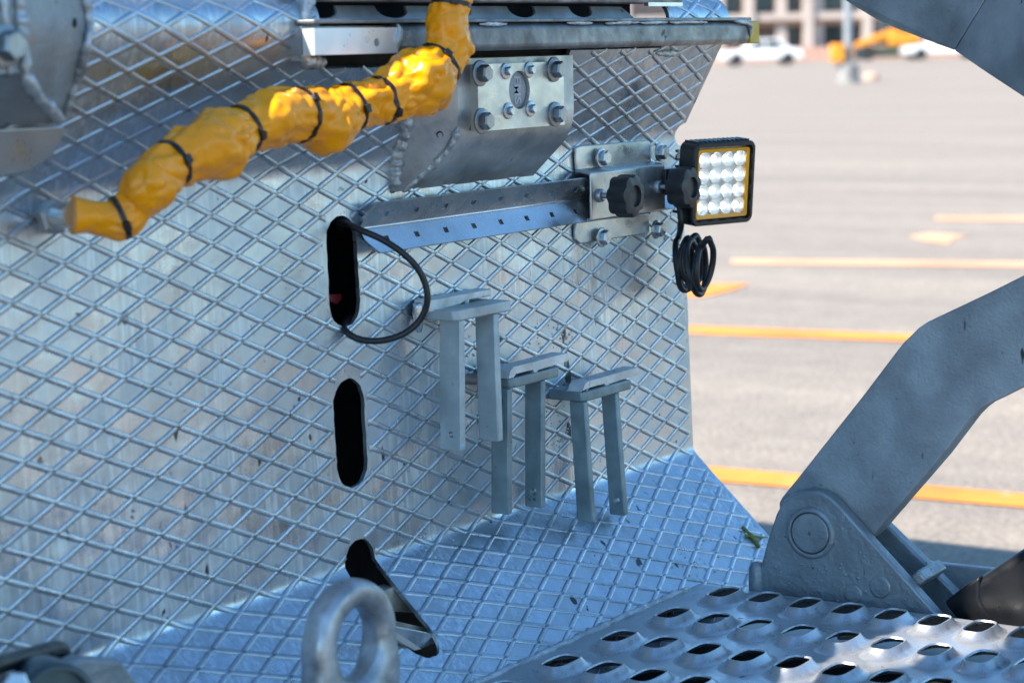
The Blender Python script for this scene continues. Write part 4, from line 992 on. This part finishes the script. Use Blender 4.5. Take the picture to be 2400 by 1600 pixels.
# ------------------------------------------------------------------ things across the lot
flat_f = Vector((math.cos(YAW), math.sin(YAW), 0)); flat_r = Vector((math.sin(YAW), -math.cos(YAW), 0))
def car(px, D, length, label):
    c = far(px, D, 0); r = thing('parked_car', label, 'car', tuple(c), 'cars parked across the lot'); hl = length/2; hw_ = .85
    def at(a, h, d): return c+flat_r*a+Vector((0, 0, h))+flat_f*d
    low = [(-hl, .30), (-hl, .62), (-hl*.93, .72), (-hl*.48, .80), (hl*.62, .82), (hl*.97, .76), (hl, .55), (hl, .30)]
    obj('body', MB().prism([at(a, h, -hw_) for a, h in low], flat_f*2*hw_), M_CARW, r, bevel=.06, seg=3)
    cab = [(-hl*.47, .80), (-hl*.18, 1.28), (hl*.40, 1.30), (hl*.72, .82)]
    obj('cabin', MB().prism([at(a, h, -hw_*.86) for a, h in cab], flat_f*2*hw_*.86), M_CARW, r, bevel=.05, seg=3)
    for win in ([(-hl*.38, .84), (-hl*.15, 1.20), (hl*.06, 1.21), (hl*.06, .84)], [(hl*.10, .84), (hl*.10, 1.21), (hl*.36, 1.22), (hl*.56, .84)]):
        obj('window', MB().prism([at(a, h, -hw_*.86-.012) for a, h in win], flat_f*.02), M_GLASS, r)
    for a in (-hl*.62, hl*.62):
        for d in (-hw_+.06, hw_-.06): obj('wheel', MB().lathe([(.31, -.1), (.31, .1)], at(a, .31, d), flat_f, 20), M_TYRE, r)
    for a in (-hl*.97, ): obj('headlight', MB().box(at(a, .64, -hw_*.7), (.05, .15, .07), flat_r, flat_f), M_REFL, r)
    for a in (hl*.985, ): obj('tail_light', MB().box(at(a, .68, -hw_*.75), (.03, .14, .06), flat_r, flat_f), M_RED, r)
    return r
car(1788, 108, 4.1, 'white parked car far across the lot, just right of the yellow rail end')
car(2210, 116, 4.4, 'white parked car far across the lot, partly behind the upper arm')
# lamp post
D = CAM_H*F/100
lc_ = far(1990, D, 0)
lpst = thing('lamp_post', 'grey lamp post on a concrete base with an orange box, out in the lot', 'lamp post', tuple(lc_))
obj('concrete_base', MB().lathe([(.34, 0), (.34, .06), (.29, .08), (.28, .50), (.24, .53)], lc_, (0, 0, 1), 20), M_CONC, lpst)
obj('post', MB().tube([lc_+Vector((0, 0, .53)), lc_+Vector((0, 0, 6))], [.12, .09], 16), M_GALV, lpst)
obj('orange_box', MB().box(lc_-flat_r*.30+Vector((0, 0, .80))-flat_f*.12, (.19, .15, .25), flat_r, flat_f), M_MACH, lpst, bevel=.05)
obj('switch_box', MB().box(lc_+flat_r*.27+Vector((0, 0, .78))-flat_f*.05, (.11, .12, .16), flat_r, flat_f), M_GLASS, lpst, bevel=.03)
dr = far(2043, 62, 0); tag(obj('clay_lump', MB().lathe([(.22, 0), (.24, .08), (.16, .18), (.03, .22)], dr, (0, 0, 1), 10), M_BRICK, smooth=70), 'small reddish lump on the asphalt right of the lamp post', 'debris')
# orange loader
lo_ = far(2075, 119, 0); ld = thing('orange_loader', 'orange loader machine parked in front of the far building', 'machine', tuple(lo_))
def lat(a, h, d=0): return lo_+flat_r*a+Vector((0, 0, h))+flat_f*d
obj('chassis', MB().box(lat(.2, .45), (1.9, .9, .28), flat_r, flat_f), M_DKGRN, ld, bevel=.05)
obj('engine_cover', MB().box(lat(.9, 1.1, -.1), (.85, .85, .36), flat_r, flat_f), M_MACH, ld, bevel=.1)
obj('boom', MB().prism([lat(-1.8, .55, -.9), lat(-1.7, 1.0, -.9), lat(.4, 1.75, -.9), (lat(.7, 1.5, -.9))], flat_f*.3), M_MACH, ld, bevel=.05)
obj('cab', MB().box(lat(.1, 1.75, .1), (.45, .6, .5), flat_r, flat_f), M_GLASS, ld, bevel=.06)
obj('bucket', MB().prism([lat(-2.3, .1, -1), lat(-2.5, .8, -1), lat(-1.8, .9, -1), lat(-1.6, .15, -1)], flat_f*2), M_MACH, ld, bevel=.03)
for a in (-1.1, 1.3):
    obj('wheel', MB().lathe([(.42, -.2), (.42, .2)], lat(a, .42, -.85), flat_f, 20), M_TYRE, ld)
# building
DB = 128; sc = DB/F
bl = thing('far_building', 'pale stone building with columns and dark windows at the far side of the lot', 'building', tuple(far(1900, DB, 0)))
def bx(px): return (px-CX)*sc
b0 = far(CX, DB, 0)
def hz(py): return CAM_H+(98-py)*sc
def blk(name, x0, x1, h0, h1, d0, d1, material, parent=bl, bevel=0):
    c = b0+flat_r*((bx(x0)+bx(x1))/2)+flat_f*((d0+d1)/2)+Vector((0, 0, (h0+h1)/2))
    return obj(name, MB().box(c, (abs(bx(x1)-bx(x0))/2, abs(d1-d0)/2, abs(h1-h0)/2), flat_r, flat_f), material, parent, bevel=bevel)
blk('rear_wall', 1300, 2900, 0, 9, 1.6, 2.0, M_BROWN)
blk('floor_band', 1300, 2900, hz(49), hz(33), -.1, 1.6, M_STONE); blk('floor_beam', 1300, 2900, hz(61), hz(50), .1, 1.6, M_BEAM)
blk('plinth_wall', 1300, 2900, 0, hz(112), -.6, -.3, M_BRICK)
blk('upper_parapet', 1300, 2900, hz(-70), hz(-95), -.1, 1.6, M_STONE)
per = 143
for base in (1757-3*per, 1757-2*per, 1757-per, 1757, 1900-6, 2037-6, 2037+per, 2037+2*per, 2037+3*per):
    blk('column', base, base+22, 0, hz(-90), -.25, .5, M_STONE)
for x0, x1 in ((1831, 1856), (1917, 1942), (1690, 1712), (2085, 2110), (2150, 2172)):
    blk('pilaster', x0, x1, 0, hz(-80), .2, .8, M_STONE)
for x0, x1 in ((1781, 1829), (1858, 1889), (1716, 1752), (1946, 2028), (2058, 2084), (2112, 2148)):
    wd = blk('window', x0, x1, hz(30), hz(-40), 1.2, 1.58, M_BEAM); blk('pane', x0+2, x1-2, hz(28), hz(-38), 1.15, 1.195, M_GLASS, wd)
    blk('doorway', x0, x1, 0.3, hz(63), 1.2, 1.58, M_GLASS if x0 in (1858, 1946) else M_BROWN)
